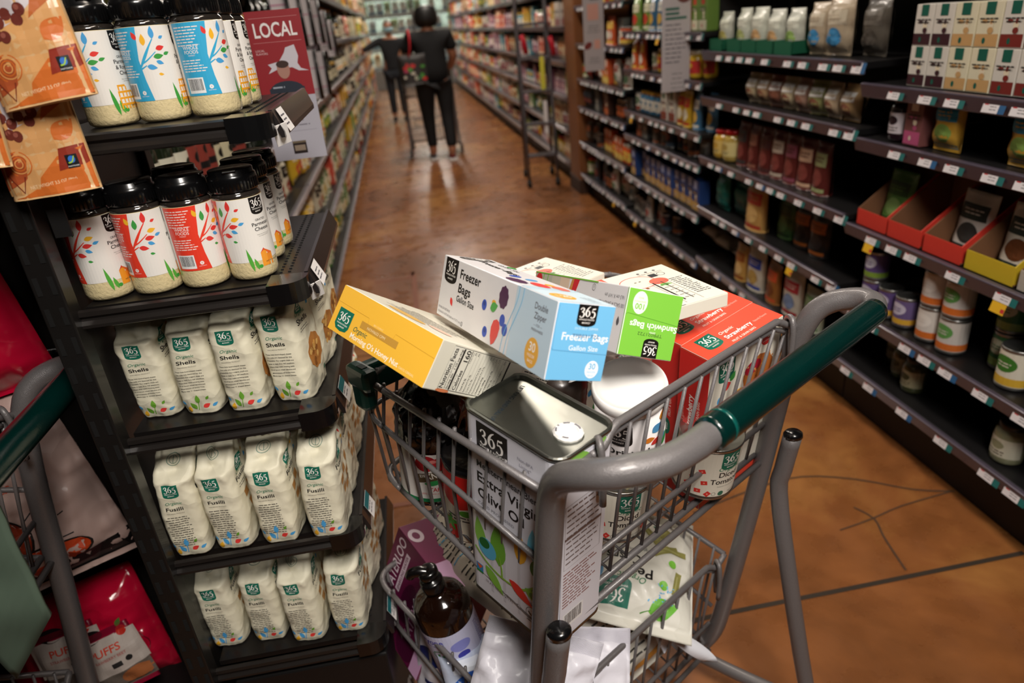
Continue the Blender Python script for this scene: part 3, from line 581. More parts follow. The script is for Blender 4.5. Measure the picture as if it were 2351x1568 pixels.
# ---------------------------------------------------------------- far end of the aisle
def far_end():
    e = empty('refrigerated_case', (.6, 19.6, 0), None, 'bright lit refrigerated case of packages across the far end of the aisle', 'display case')
    MB().box((0, .55, 1.5), (7, .05, 3.0), mat('#a8b0a8', .6)).obj('back_panel', e); MB().box((0, .1, .25), (7, .8, .5), mat('#8a8a86', .5), bev=.01).obj('base_cabinet', e)
    for z in (.55, .95, 1.35, 1.75, 2.15, 2.5): MB().box((0, .25, z), (7, .5, .03), mat('#c9ccc8', .4)).obj('shelf', e)
    for z in (.95, 1.35, 1.75, 2.15, 2.5, 2.85): MB().tube([(-3.4, .09, z-.03), (3.4, .09, z-.03)], .012, mat('#eef6ee', .5, var=0, emit=26), 8).obj('light_tube', e); MB().box((0, .03, z-.02), (7, .02, .07), mat('#9aa29c', .5)).obj('valance', e)
    for x in (-2.33, 0, 2.33): MB().box((x, .02, 1.7), (.06, .05, 2.4), mat('#5a5a5a', .4, .5)).obj('door_mullion', e)
    r = random.Random(4); k = 0
    for zi, z in enumerate((.565, .965, 1.365, 1.765, 2.165)):
        x = -1.6
        while x < 2.9:
            cols, w = r.choice([(('#6f8f58', '#e0e4d0', '#c8d0a8'), 'leafy green'), (('#d8d8cc', '#7a8a9a', '#a0b0a0'), 'white'), (('#b8c0c0', '#5a7a8a', '#e8e8e0'), 'pale blue'), (('#c9a878', '#e0d0b0', '#8a4a2c'), 'tan')])
            goods('carton', .11, .2, .07, cols, (x+.6, 19.72, z), 0, '%s package in the lit case at the far end, %s shelf' % (w, ['lowest', 'second', 'third', 'fourth', 'top'][zi]), 'packages in the far refrigerated case', False, 0, 1.5)
            x += r.choice((.18, .2, .36))
far_end()
for x, w, l in ((-2.6, 3.2, 'left'), (4.4, 5.0, 'right')):
    pass
# ---------------------------------------------------------------- ladder parked by the post
def ladder():
    e = empty('step_ladder', (1.2, 6.42, 0), Rz(radians(-6)), 'tall grey rolling step ladder parked beside the wooden post', 'ladder'); g = mat('#5c585c', .35, .5, coat=.2)
    for s in (-1, 1):
        MB().tube([(s*.13, -.2, .04), (s*.13, -.17, .5), (s*.13, .1, 1.7), (s*.13, .13, 2.0)], .014, g, 8).obj('side_rail', e)
        MB().tube([(s*.13, .3, .04), (s*.13, .2, .9), (s*.13, .12, 1.95)], .012, g, 8).obj('rear_leg', e)
    for k in range(6): z = .28+k*.27; MB().box((0, -.2+.24*(z/1.8), z), (.25, .1, .022), g, bev=.004).obj('step', e)
    for k in range(4): z = .2+k*.45; MB().tube([(-.13, .29-.1*z, z), (.13, .29-.1*z, z)], .008, g, 6).obj('cross_bar', e)
    for s in (-1, 1): MB().lathe([(.0, -.02), (.03, -.02), (.035, 0), (.03, .02), (0, .02)], mat('#1a1a1a', .5), c=(s*.13, -.2, .036), rot=Matrix.Rotation(pi/2, 3, 'Y'), n=16).obj('wheel', e)
    for s in (-1, 1): MB().lathe([(.0, -.02), (.03, -.02), (.035, 0), (.03, .02), (0, .02)], mat('#1a1a1a', .5), c=(s*.13, .3, .036), rot=Matrix.Rotation(pi/2, 3, 'Y'), n=16).obj('wheel', e)
    for x, z in ((.14, 1.2), (-.1, 1.23)): MB().tube([(x, -.09, z+.05), (x+.015, -.1, z), (x+.03, -.1, z-.1)], .022, mat('#b8182c', .4), 8).obj('red_grip', e)
    MB().box((.06, -.1, .95), (.04, .01, .3), mat('#c9c23c', .5), bev=.003).obj('yellow_label', e); MB().box((.06, -.16, .6), (.035, .01, .28), mat('#d8d4d4', .5), bev=.003).obj('white_label', e)
ladder()
# ---------------------------------------------------------------- people
def skin(name, pts, edges, parent, m, loc=None, sub=2, root=0):
    me = bpy.data.meshes.new(name); me.from_pydata([p[:3] for p in pts], edges, []); o = bpy.data.objects.new(name, me); COL.objects.link(o)
    sk = o.modifiers.new('s', 'SKIN'); sk.use_smooth_shade = True
    for i, p in enumerate(pts):
        v = me.skin_vertices[0].data[i]; v.radius = (p[3], p[4] if len(p) > 4 else p[3]); v.use_root = (i == root)
    s = o.modifiers.new('u', 'SUBSURF'); s.levels = sub; s.render_levels = sub; o.parent = parent; me.materials.append(m); return o
SKN = mat('#a87458', .5, var=.05); CLB = mat('#050507', .85, var=.2, bump=.4, bscale=30); HAIR = mat('#0c0a09', .45, var=.2, bump=.5, bscale=90)
def hand(parent, wrist, d, up, s=1, m=SKN, name='hand'):
    w = Vector(wrist); d = Vector(d).normalized(); up = Vector(up); side = d.cross(up).normalized(); up = side.cross(d)
    pts = [(*w, .022*s, .016*s), (*(w+d*.05*s), .034*s, .014*s), (*(w+d*.085*s), .036*s, .013*s)]; ed = [(0, 1), (1, 2)]
    for i, (o_, L) in enumerate(((-.027, .062), (-.009, .074), (.009, .07), (.027, .054))):
        b = w+d*.088*s+side*o_*s; k = len(pts); pts += [(*b, .0085*s), (*(b+d*L*.45*s-up*.012*s), .0078*s), (*(b+d*L*.75*s-up*.035*s), .0065*s)]; ed += [(2, k), (k, k+1), (k+1, k+2)]
    k = len(pts); b = w+d*.03*s-side*.03*s; pts += [(*b, .011*s), (*(b+d*.035*s-side*.02*s-up*.012*s), .009*s), (*(b+d*.06*s-side*.018*s-up*.03*s), .0075*s)]; ed += [(1, k), (k, k+1), (k+1, k+2)]
    return skin(name, pts, ed, parent, m)
def shopper():
    e = empty('person', (.39, 8.25, 0), Rz(radians(3)), 'person in black seen from behind pushing a cart, red-strapped bag on shoulder', 'person')
    body = [(0, 0, .93, .10, .08), (0, 0, 1.05, .10, .08), (0, .01, 1.2, .14, .1), (0, .0, 1.33, .15, .095), (0, 0, 1.39, .07, .06), (0, .01, 1.445, .048, .048), (0, .02, 1.50, .06, .07),
            (-.16, 0, 1.34, .055), (-.215, .03, 1.12, .042), (-.20, .22, .99, .033), (-.2, .3, 1.0, .025),
            (.16, 0, 1.34, .055), (.215, .03, 1.12, .042), (.20, .22, .99, .033), (.2, .3, 1.0, .025),
            (-.085, 0, .84, .07, .075), (-.09, .02, .5, .058), (-.085, .0, .12, .04), (-.085, .02, .06, .038),
            (.085, 0, .84, .07, .075), (.09, -.03, .5, .058), (.085, -.14, .12, .04), (.085, -.12, .06, .038)]
    ed = [(0, 1), (1, 2), (2, 3), (3, 4), (4, 5), (5, 6), (3, 7), (7, 8), (8, 9), (9, 10), (3, 11), (11, 12), (12, 13), (13, 14), (0, 15), (15, 16), (16, 17), (17, 18), (0, 19), (19, 20), (20, 21), (21, 22)]
    skin('body', body, ed, e, SKN)
    shirt = [(0, 0, .80, .175, .14), (0, 0, 1.05, .16, .125), (0, .01, 1.2, .158, .118), (0, 0, 1.34, .165, .11), (0, 0, 1.395, .075, .065), (-.17, 0, 1.345, .07), (-.212, .02, 1.17, .062), (.17, 0, 1.345, .07), (.212, .02, 1.17, .062)]
    skin('shirt', shirt, [(0, 1), (1, 2), (2, 3), (3, 4), (3, 5), (5, 6), (3, 7), (7, 8)], e, CLB)
    tr = [(0, 0, .98, .155, .13), (-.087, 0, .84, .105, .11), (-.09, .02, .5, .068), (-.085, 0, .14, .052), (.087, 0, .84, .098, .105), (.09, -.03, .5, .068), (.085, -.14, .14, .052)]
    skin('trousers', tr, [(0, 1), (1, 2), (2, 3), (0, 4), (4, 5), (5, 6)], e, mat('#08080b', .8, var=.2))
    skin('head', [(0, .02, 1.49, .05, .06), (0, .035, 1.56, .078, .09), (0, .03, 1.62, .07, .08)], [(0, 1), (1, 2)], e, SKN)
    MB().lathe([(.012, -.02), (.016, 0), (.01, .03)], SKN, c=(0, .135, 1.545), n=10).obj('nose', e)
    for s in (-1, 1):
        MB().lathe([(0, -.011), (.008, -.008), (.011, 0), (.008, .008), (0, .011)], mat('#efeae4', .2), c=(s*.03, .108, 1.575), n=12).obj('eye', e); MB().lathe([(0, -.004), (.022, 0), (.016, .012), (0, .014)], SKN, c=(s*.082, .03, 1.56), rot=Matrix.Rotation(s*pi/2, 3, 'Y'), n=12).obj('ear', e)
    MB().box((0, .118, 1.515), (.04, .01, .01), mat('#7a3a34', .5), bev=.003).obj('mouth', e)
    skin('hair', [(0, -.03, 1.42, .105, .07), (0, -.01, 1.5, .125, .11), (0, .005, 1.6, .118, .118), (0, .015, 1.65, .07, .08)], [(0, 1), (1, 2), (2, 3)], e, HAIR)
    for s in (-1, 1):
        hand(e, (s*.2, .3, 1.0), (-s*.1, 1, .05), (0, 0, 1))
        y0 = .03 if s < 0 else -.11; mb = MB(); mb.box((s*.085, y0+.035, .012), (.085, .25, .024), mat('#d8d4d0', .5), bev=.01); sh = mb.obj('shoe_sole', e)
        skin('shoe', [(s*.085, y0-.04, .055, .036, .036), (s*.085, y0+.03, .05, .038, .034), (s*.085, y0+.12, .035, .036, .022)], [(0, 1), (1, 2)], e, mat('#8a3a3c' if s > 0 else '#5a5a60', .6, var=.4, nscale=60))
    e.scale = (1.18, 1.1, .985)
    b = empty('shoulder_bag', (.175, 8.09, .86), Rz(radians(8)), 'dark shoulder bag with red strap and bright flower print, hanging from the person in black', 'bag')
    mb = MB(); sm = pillow(mb, .30, .3, .13, mat('#2a2624', .6, var=.4, nscale=25), n=10, crimp=.01, foot=1, seed=5); mb.obj('bag_body', b)
    a = Art(); r = random.Random(8)
    for k in range(12): a.ell(r.uniform(-.12, .12), r.uniform(.04, .2), r.uniform(.015, .04), r.uniform(.012, .03), r.choice(['#c03030', '#4a8a3a', '#a83a5a', '#c8c0b0', '#3a6a4a']), 10)
    a.build('flower_print', b, lambda x, y, h: sm(x, y, h), .02, e=.0003)
    MB().tube([(-.03, -.03, .28), (-.01, -.06, .38), (.0, -.03, .50), (.01, .09, .53), (.0, .18, .45)], .018, mat('#c8202c', .5), 8, sub=4, flat=.5).obj('strap', b)
shopper()
def worker():
    e = empty('person', (-.04, 12.4, 0), Rz(radians(175)), 'distant person in a face mask reaching a blue-gloved hand to the left shelves', 'person')
    body = [(0, 0, .93, .14, .11), (0, 0, 1.1, .13, .1), (0, .0, 1.33, .15, .1), (0, 0, 1.42, .055, .05), (0, .02, 1.5, .055, .065), (-.17, 0, 1.34, .055), (-.22, .03, 1.1, .042), (-.2, .15, .93, .032), (.17, 0, 1.36, .055), (.35, .1, 1.27, .042), (.52, .18, 1.2, .03), (-.09, 0, .85, .09), (-.09, .0, .5, .06), (-.09, 0, .08, .045), (.09, 0, .85, .09), (.09, 0, .5, .06), (.09, 0, .08, .045)]
    skin('body', body, [(0, 1), (1, 2), (2, 3), (3, 4), (2, 5), (5, 6), (6, 7), (2, 8), (8, 9), (9, 10), (0, 11), (11, 12), (12, 13), (0, 14), (14, 15), (15, 16)], e, SKN)
    skin('jacket', [(0, 0, .8, .17, .13), (0, 0, 1.1, .155, .12), (0, 0, 1.34, .165, .115), (-.175, 0, 1.34, .068), (-.225, .03, 1.1, .055), (-.21, .12, .97, .045), (.175, 0, 1.365, .068), (.35, .1, 1.275, .055), (.46, .155, 1.225, .045)], [(0, 1), (1, 2), (2, 3), (3, 4), (4, 5), (2, 6), (6, 7), (7, 8)], e, mat('#15181c', .8, var=.2))
    skin('trousers', [(0, 0, .9, .15, .12), (-.09, 0, .82, .1), (-.09, 0, .5, .07), (-.09, 0, .12, .055), (.09, 0, .82, .1), (.09, 0, .5, .07), (.09, 0, .12, .055)], [(0, 1), (1, 2), (2, 3), (0, 4), (4, 5), (5, 6)], e, mat('#1b2027', .8))
    skin('head', [(0, .02, 1.5, .05, .06), (0, .035, 1.58, .075, .088), (0, .03, 1.64, .068, .078)], [(0, 1), (1, 2)], e, SKN)
    MB().lathe([(.075, -.045), (.086, 0), (.08, .03)], mat('#8ab0bc', .7), c=(0, .045, 1.535), n=20).obj('face_mask', e)
    for s in (-1, 1):
        MB().lathe([(0, -.009), (.009, 0), (0, .009)], mat('#2a2220', .2), c=(s*.028, .115, 1.59), n=12).obj('eye', e)
        skin('shoe', [(s*.09, -.03, .05, .04), (s*.09, .05, .045, .04, .035), (s*.09, .14, .032, .034, .022)], [(0, 1), (1, 2)], e, CLB)
    skin('hair', [(0, -.02, 1.56, .09, .08), (0, -.0, 1.62, .09, .09), (0, .01, 1.665, .06, .07)], [(0, 1), (1, 2)], e, mat('#4a2a18', .5))
    e.scale = (1, 1, .93); hand(e, (.52, .18, 1.2), (.9, .25, -.1), (0, 0, 1), 1.1, mat('#2a6ac0', .4), 'gloved_hand'); hand(e, (-.2, .15, .93), (0, .5, -.6), (0, 1, 0), 1)
worker()
# ---------------------------------------------------------------- the pasta and cheese rack
ZS = [1.337, 1.12, .92, .69, .447]
XL, XRr, Y0, Y1 = -.462, -.163, .922, 1.33
def rack():
    e = empty('gondola_rack', (-.31, 1.1, 0), None, 'near black metal rack holding cheese jars on top and pasta bags below', 'shelving')
    L = lambda x, y, z: (x+.31, y-1.1, z)
    MB().box(L(XL-.018, 1.13, .95), (.02, .44, 1.9), DARKM, bev=.002).obj('back_panel', e)
    for y in (.915, 1.345):
        mb = MB(); mb.box(L(XL-.012, y, .95), (.034, .03, 1.9), DARKM, bev=.002)
        for k in range(34):
            z = .2+k*.042
            for s in (-.009, .009): mb.box(L(XL-.012+s, y-.0152, z), (.006, .001, .024), mat('#030303', .9, var=0))
        mb.obj('slotted_upright', e)
    MB().box(L(-.305, 1.13, .2), (.27, .4, .4), mat('#0e0d0d', .5, var=.1), bev=.004).obj('base_plinth', e)
    for i, z in enumerate(ZS):
        w = XRr-XL; mb = MB(); mb.box(L((XL+XRr)/2, (Y0+Y1)/2+.008, z-.006), (w-.012, Y1-Y0-.02, .010), mat('#211e1d', .32, .5, var=.12))
        for a_ in range(2):
            for b in range(26): mb.box(L(XRr-.03-.012*a_, Y0+.06+b*.0135, z-.0006), (.004, .0022, .0014), mat('#030303', .9, var=0))
        sh = mb.obj('shelf', e)
        mb = MB(); sec = [(0, .002), (-.005, .0), (-.006, -.006), (-.002, -.010), (-.003, -.013), (-.007, -.018), (-.007, -.022), (-.003, -.024), (0, -.023), (.004, .0)]
        x0, x1 = L(XL+.005, 0, 0)[0], L(XRr-.052, 0, 0)[0]; V = [(x, Y0-1.1+p, z+q) for x in (x0, x1) for p, q in sec]; n = len(sec)
        mb.add(V, [[k, (k+1) % n, (k+1) % n+n, k+n] for k in range(n)]+[list(range(n)), list(range(n, 2*n))], mat('#262220', .3, .35, coat=.3, var=.08)); mb.obj('front_lip', sh)
        mb = MB(); P = [(x1, Y0-1.1-.008)]; xr = L(XRr, 0, 0)[0]
        for k in range(7): a_ = -pi/2+k*(pi/2)/6; P.append((xr-.03+.03*cos(a_), Y0-1.1+.024+.032*sin(a_)))
        P += [(xr, Y0-1.1+.035)]; P2 = [(x1, Y0-1.1+.04)]
        V = [(x, y, z+h) for h in (.003, -.027) for x, y in P+P2]; n = len(P)+1
        mb.add(V, [list(range(n)), list(range(n, 2*n))[::-1]]+[[k, (k+1) % n, (k+1) % n+n, k+n] for k in range(n)], BLKPL); mb.obj('corner_cap', sh)
        mb = MB(); sec = [(-.002, .004), (.003, .004), (.013, -.024), (.013, -.031), (.008, -.031), (.0, -.006)]; n = len(sec)
        V = [(xr+p-.004, y, z+q) for y in (Y0-1.1+.036, Y1-1.1) for p, q in sec]
        mb.add(V, [[k, (k+1) % n, (k+1) % n+n, k+n] for k in range(n)]+[list(range(n)), list(range(n, 2*n))], mat('#2c2828', .3, .4, coat=.3, var=.1)); mb.obj('tag_rail', sh)
        a = Art(); R1 = Rz(pi/2)
        a.rect(0, -.018, .045, .018, '#e8e4e2'); a.lines(.004, .006, .03, 3, .007, .0022, '#55525a', seed=i)
        if i >= 2: a.rect(0, .004, .045, .018, '#17666c')
        yy = Y0-1.1+(.055 if i < 2 else .06)
        a.build('price_tag', sh, lambda x, y, h: Vector((xr+.0065-y*.36+h, yy+x, z-.012+y*.8)), e=.0004)
        if i < 2: MB().box((xr+.004, yy-.012, z-.028), (.02, .001, .03), mat('#e8e4e2', .5), rot=Matrix.Rotation(.5, 3, 'X')@Rz(.5)).obj('curled_tag', sh)
rack()
# ---- cheese jars
JR = .0325; CH = mat('#d8c79a', .28, coat=.7, bump=.35, bscale=260, var=.12, nscale=160)
CLR = mat('#3a342f', .08, coat=.8, trans=.5, var=.05)
def jar_proto(red):
    e = empty('cheese_jar'); r = JR; PC = '#e8402c' if red else '#38a8d4'
    MB().lathe([(r*.86, 0), (r*.97, .003), (r, .009), (r, .1135)], CH, n=48).obj('cheese_filled_body', e)
    MB().lathe([(r, .1135), (r*.985, .1165), (r*.95, .119), (r*.9, .1205), (r*.9, .124)], CLR, n=48).obj('clear_shoulder', e)
    mb = MB(); mb.lathe([(r*.93, .1215), (r*.985, .1225), (r*.985, .139), (r*.96, .143), (r*.90, .1445), (r*.90, .1495), (r*.86, .1505), (0, .1505)], BLKPL, n=48)
    for k in range(40):
        a_ = 2*pi*k/40; mb.box((r*.985*cos(a_), r*.985*sin(a_), .1305), (.0012, .0018, .013), BLKPL, rot=Rz(a_))
    lid = mb.obj('lid', e)
    MB().box((0, -r*.84, .149), (.018, .006, .003), BLKPL, bev=.001).obj('flip_tab', lid)
    a = Art(); c = 2*pi*r; B, T = .026, .113
    a.rect(-c/2, B, c/2, T, '#e9e5df')
    # panels along the circumference: red/blue block, branch, title
    a.poly([(-.078, B), (-.030, B), (-.034, .05), (-.036, .075), (-.030, T), (-.078, T)], PC)
    a.lines(-.074, T-.006, .034, 7, .0035, .0012, '#f4e6e0', al='l', seed=2); a.text('WHOLE', -.056, .0815, .0042, '#f6ece8', 'c', .01); a.text('FOODS', -.056, .0765, .0042, '#f6ece8', 'c', .01); a.text('MARKET', -.056, .0735, .0018, '#f6ece8', 'c')
    a.lines(-.073, .068, .034, 5, .0032, .0012, '#f4e6e0', al='l', seed=3); a.barcode(-.073, .029, .024, .019); a.ell(-.041, .036, .0026, .0026, '#f6ece8'); a.text('V', -.041, .0348, .0024, PC, 'c', .02); a.text('VEGETARIAN', -.041, .0312, .0012, '#f6ece8', 'c')
    br = PC
    a.stroke([(-.036, .066, .002), (-.028, .078, .0035), (-.02, .09, .002), (-.014, .098, .0012)], br); a.stroke([(-.034, .07, .002), (-.026, .074, .0016), (-.014, .083, .001)], br); a.stroke([(-.036, .064, .002), (-.028, .068, .001)], br)
    r1, b1, g1, y1 = LEAFC['r'], LEAFC['b'], LEAFC['g'], LEAFC['y']
    lv = [(-.014, .098, .013, .0035, 1.5, r1 if red else b1), (-.026, .091, .012, .0034, 1.5, g1 if red else y1), (-.033, .098, .009, .003, 1.9, y1 if red else r1), (-.013, .086, .010, .0032, .2, y1 if red else r1), (-.006, .098, .006, .002, .4, r1 if red else b1), (-.018, .077, .011, .0033, .1, r1 if red else g1), (-.005, .079, .0075, .0022, .3, b1 if red else g1), (-.016, .072, .008, .0026, -.4, b1), (-.028, .067, .0105, .0034, -.25, r1 if red else b1), (-.017, .057, .0055, .0018, -.2, g1 if red else y1)]
    for q in lv: a.leaf(q[0], q[1], q[2]*1.15, q[3]*.95, q[4], q[5])
    # landscape
    a.leaf(.002, .012, .034, .0026, 1.72, '#3f9a3c' if not red else '#57a83f'); a.leaf(.0085, .014, .017, .0025, 1.78, '#57a83f'); a.ell(.0115, .018, .003, .0025, '#3f9a3c')
    if red:
        a.poly([(.015, .017), (.015, .036), (.0205, .041), (.024, .037), (.024, .017)], '#ee9a2c'); a.poly([(.024, .017), (.024, .033), (.028, .036), (.0325, .034), (.0325, .017), (.030, .017), (.030, .024), (.027, .024), (.027, .017)], '#e88a24', faces=[[0, 1, 2, 7, 8], [2, 3, 4, 5, 6, 7]]); a.poly([(.0145, .036), (.0205, .0425), (.0245, .0365), (.0205, .0395)], '#d8402c', faces=[[0, 1, 3], [1, 2, 3]]); a.poly([(.0205, .0415), (.026, .038), (.033, .0335), (.0275, .032), (.024, .036)], '#e2662a')
    else:
        for j, (x0, x1, yb) in enumerate(((.006, .044, .019), (.006, .036, .0265), (.006, .027, .034), (.007, .018, .0415))):
            a.rect(x0, yb+.0045, x1, yb+.007, '#eda325')
            n = int((x1-x0)/.0052)
            for k in range(n+1): a.rect(x0+k*.0052, yb, x0+k*.0052+.0018, yb+.0052, '#eda325'); a.n -= 1
    # title
    X = .027; a.logo(X, T-.0005, .0225, LOGOK, .024)
    a.text('GRATED', X, .0800, .0030, '#171412', 'c', .02, fit=.017)
    for k, t in enumerate(['Parmesan', 'Cheese'] if red else ['Parmesan', '& Romano', 'Cheese']): a.text(t, X, .0735-.0068*k, .0050, '#171412', 'c', .025, fit=[.029, .024][k] if red else [.029, .028, .021][k])
    a.text('Made with milk from cows', X, .0608-(0 if red else .0068), .0014, '#55504c', 'c'); a.text('not treated with rBST', X, .0585-(0 if red else .0068), .0014, '#55504c', 'c')
    a.text('NET WT 8 OZ (227g)', X+.006, .0215, .0020, '#3a2c20', 'c', .01)
    a.poly([(.066, B), (c/2, B), (c/2, T), (.062, T), (.058, .075), (.062, .05)], PC)
    a.build('printed_label', e, cylmap(r+.0002), .004, e=.00004, coat=.3, rough=.35)
    return e
jb = jar_proto(False); jr = jar_proto(True)
def jars(pr, z, L, what, grp):
    for i, (x, y, ang, lab) in enumerate(L):
        R3 = Rz(radians(ang))
        if i == 0: M = R3.to_4x4(); M.translation = (x, y, z); pr.matrix_world = M; tag(pr, lab, 'jar', grp)
        else: dup(pr, (x, y, z), R3, lab)
B1 = 'blue-labelled cheese jar on the top shelf, '
jars(jb, 1.3375, [(-.380, 1.036, 32, B1+'leftmost, behind the brown snack pouches'), (-.313, 1.034, 54, B1+'second from the left'), (-.2465, 1.036, 84, B1+'third from the left, barcode towards the camera'), (-.246, 1.110, 40, B1+'right behind the barcode jar'), (-.2445, 1.178, 38, B1+'second behind the barcode jar'), (-.33, 1.115, 10, B1+'hidden middle one in the second row')], 'cheese', 'blue-labelled cheese jars on the top shelf')
R1 = 'red-labelled Parmesan jar on the second shelf, '
jars(jr, 1.1205, [(-.4355, .984, 26, R1+'leftmost'), (-.3705, .984, 50, R1+'second from the left'), (-.3055, .984, 86, R1+'third from the left, barcode towards the camera'), (-.2405, .990, 9, R1+'fourth from left, full title facing the camera'), (-.2425, 1.0755, 26, R1+'right behind the full-title jar'), (-.2385, 1.141, 28, R1+'second behind the full-title jar'), (-.335, 1.065, 30, R1+'middle of the second row')], 'parm', 'red-labelled Parmesan jars on the second shelf')
# ---- pasta bags
PAPER = mat('#e0dac2', .55, bump=.4, bscale=55, var=.06, nscale=14, crump=26)
def pasta_proto(kind, seed, lean=0.0, sq=1.0):
    shells = kind == 'Shells'
    e = empty('pasta_bag'); A0, B0, Hh = .0300*sq, .046, .172
    def par(s):
        if s < .05: k = .95+.05*(s/.05); return A0*k, B0*k, 0
        if s < .76: t = (s-.06)/.7; return A0*(1+.05*sin(pi*t)), B0*(1+.05*sin(pi*t)), 0
        t = (s-.76)/.24; return A0*(1-.06*t), B0*(1-.86*t**1.1), B0*.5*t
    def nz(p, s, q):
        k = .0016+.0090*max(0, (s-.58)/.42)**1.2+.0016*max(0, (.25-s)/.25)
        v = Vector((p.x*30+seed*3.1, p.y*22, p.z*26+seed*1.7)); c = 1-2*abs(noise.noise(v*.9)); d_ = 1-2*abs(noise.noise(v*2.1+Vector((7, 3, 1)))); return k*(noise.noise(v*1.6)*.6+c*.6+d_*.4-.7)
    def pt(x, y, s, off=0):
        a_, b_, sh = par(s); z = s*Hh; p = Vector((x*a_, y*b_, z)); n = Vector((abs(x)**4*(1 if x > 0 else -1)/a_, abs(y)**4*(1 if y > 0 else -1)/b_, 0))
        n.normalize(); p += n*(nz(p, s, 0)+off); p.y += sh; p.x += lean*s*s*.02
        g = math.exp(-((s-.815-.03*lean)/.03)**2)*max(0, 1-abs(x-.2*lean)*1.15); p.y -= (.010*g)*(1 if y > 0 else -1)*(abs(y) > .8); p.z -= .004*g
        return p
    N = 96; Mz = 84; V = []; F = []; ex = 5.0
    for j in range(Mz+1):
        s = j/Mz
        for i in range(N):
            q = 4*i/N; e_ = int(q); w_ = 2*(q-e_)-1; c_, s_ = ((1, w_), (-w_, 1), (-1, -w_), (w_, -1))[e_]; k_ = (abs(c_)**ex+abs(s_)**ex)**(-1/ex); V.append(pt(c_*k_, s_*k_, s))
    for j in range(Mz):
        for i in range(N): F.append([j*N+i, j*N+(i+1) % N, (j+1)*N+(i+1) % N, (j+1)*N+i])
    F.append(list(range(N))[::-1]); F.append([Mz*N+i for i in range(N)])
    MB().add(V, F, PAPER, True).obj('paper_bag', e)
    # folded and crimped flap lying back from the ridge
    fl = MB(); V = []; n = 16; top = pt(0, 0, 1)
    for j in range(6):
        for i in range(n+1):
            x = (-1+2*i/n)*A0*(.93-.02*j); V.append((x+lean*.02, top.y-.003-j*.0035+.0015*sin(i*1.7+seed), Hh+.003+.003*sin(j*1.2)-.0022*j+.0012*noise.noise(Vector((x*70, j, seed)))))
    F = [[j*(n+1)+i, j*(n+1)+i+1, (j+1)*(n+1)+i+1, (j+1)*(n+1)+i] for j in range(5) for i in range(n)]
    fl.add(V, F, PAPER, True); o = fl.obj('folded_flap', e); sol = o.modifiers.new('t', 'SOLIDIFY'); sol.thickness = .0022
    front = lambda x, y, h: pt(max(-1, min(1, x/A0)), -(max(0, 1-min(1, abs(x/A0))**ex))**(1/ex), y/Hh, h)
    side = lambda x, y, h: pt((max(0, 1-min(1, abs(x/B0))**ex))**(1/ex), max(-1, min(1, x/B0)), y/Hh, h)
    a = Art(); Z = .130 if shells else .128
    a.logo(-.003, Z, .0235, LOGOG, .022)
    a.text('Organic', -.003, Z-.033, .0048, '#2c7a5c', 'c', .004, sh=.25, fit=.024); a.text(kind, -.003, Z-.043, .0058, '#171412', 'c', .03, fit=.0265 if shells else .025); a.text('MACARONI PRODUCT', -.003, Z-.0485, .0018, '#7a756c', 'c', fit=.026)
    if shells:
        for k, t in enumerate(['These little bowl-shaped cheese', 'hot tubs are destined for the', 'irresistible. Our organic shells are', 'made in Italy in a real pastificio,', 'where they make amazing pasta', 'out of durum wheat semolina and', 'generations of know-how.', "More mac 'n' cheese please."]): a.text(t, -.003, Z-.0555-k*.0047, .0019, '#2c2a26', 'c', .012, fit=(.024+.00042*len(t)))
    else: a.lines(-.021, Z-.0555, .036, 14, .0040, .0012, '#4f4b44', seed=seed)
    lc = [LEAFC['l'], LEAFC['r'], LEAFC['b'], LEAFC['y'], LEAFC['l']] if shells else [LEAFC['b'], LEAFC['r'], LEAFC['b'], LEAFC['y'], LEAFC['l']]
    a.stroke([(-.004, .008, .0014), (-.0015, .022, .001)], lc[0]); a.leaf(-.002, .020, .0145, .0036, 1.55, lc[0]); a.leaf(-.006, .010, .014, .0036, 2.1, lc[0]); a.leaf(.004, .012, .0115, .0036, .45, lc[1]); a.leaf(.017, .012, .009, .0026, .5, lc[2]); a.leaf(-.021, .018, .008, .0022, 2.0, lc[2]); a.leaf(-.019, .004, .012, .0036, 1.3, lc[3]); a.leaf(.010, .025, .008, .002, .9, lc[4])
    a.build('side_print', e, front, .0024, e=.00016, rough=.6)
    a = Art(); a.logo(-.012, .142, .022, LOGOG, .021); a.text('Organic', -.012, .119, .0052, '#2c7a5c', 'c', .004, sh=.25, fit=.03); a.text(kind, -.012, .108, .0078, '#171412', 'c', .03, fit=.036); a.lines(-.028, .101, .032, 2, .0035, .0012, '#7a756c', seed=9)
    W_ = '#b5783a'
    if shells:
        a.ell(.005, .058, .026, .026, W_, 24, wob=.05)
        rr = random.Random(seed)
        for k in range(14): a.leaf(.005+rr.uniform(-.02, .015), .058+rr.uniform(-.02, .018), .011, .004, rr.uniform(0, 6), rr.choice(['#d8a050', '#8a5422', '#e2b468']))
    else:
        for x, y in ((-.02, .075), (-.004, .084), (.012, .07), (-.012, .055), (.006, .05), (.022, .09), (.022, .055)): a.rect(x, y, x+.014, y+.013, '#b5834a' if (x*1000) % 2 < 1 else '#c99a60', rot=.2)
    for k, c_ in enumerate((LEAFC['b'], LEAFC['r'], LEAFC['y'], LEAFC['b'])): a.leaf(.012+.005*k, .152-.008*k, .009, .0028, .8+k, c_)
    a.ell(.030, .02, .004, .004, '#2c6a54')
    a.build('front_print', e, side, .003, e=.00016, rough=.6)
    a = Art(); a.ring(0, -.0, .011, .001, '#6a8a78'); a.ring(0, 0, .007, .0008, '#6a8a78'); a.stroke([(0, -.006, .001), (0, .006, .001)], '#6a8a78', sub=0)
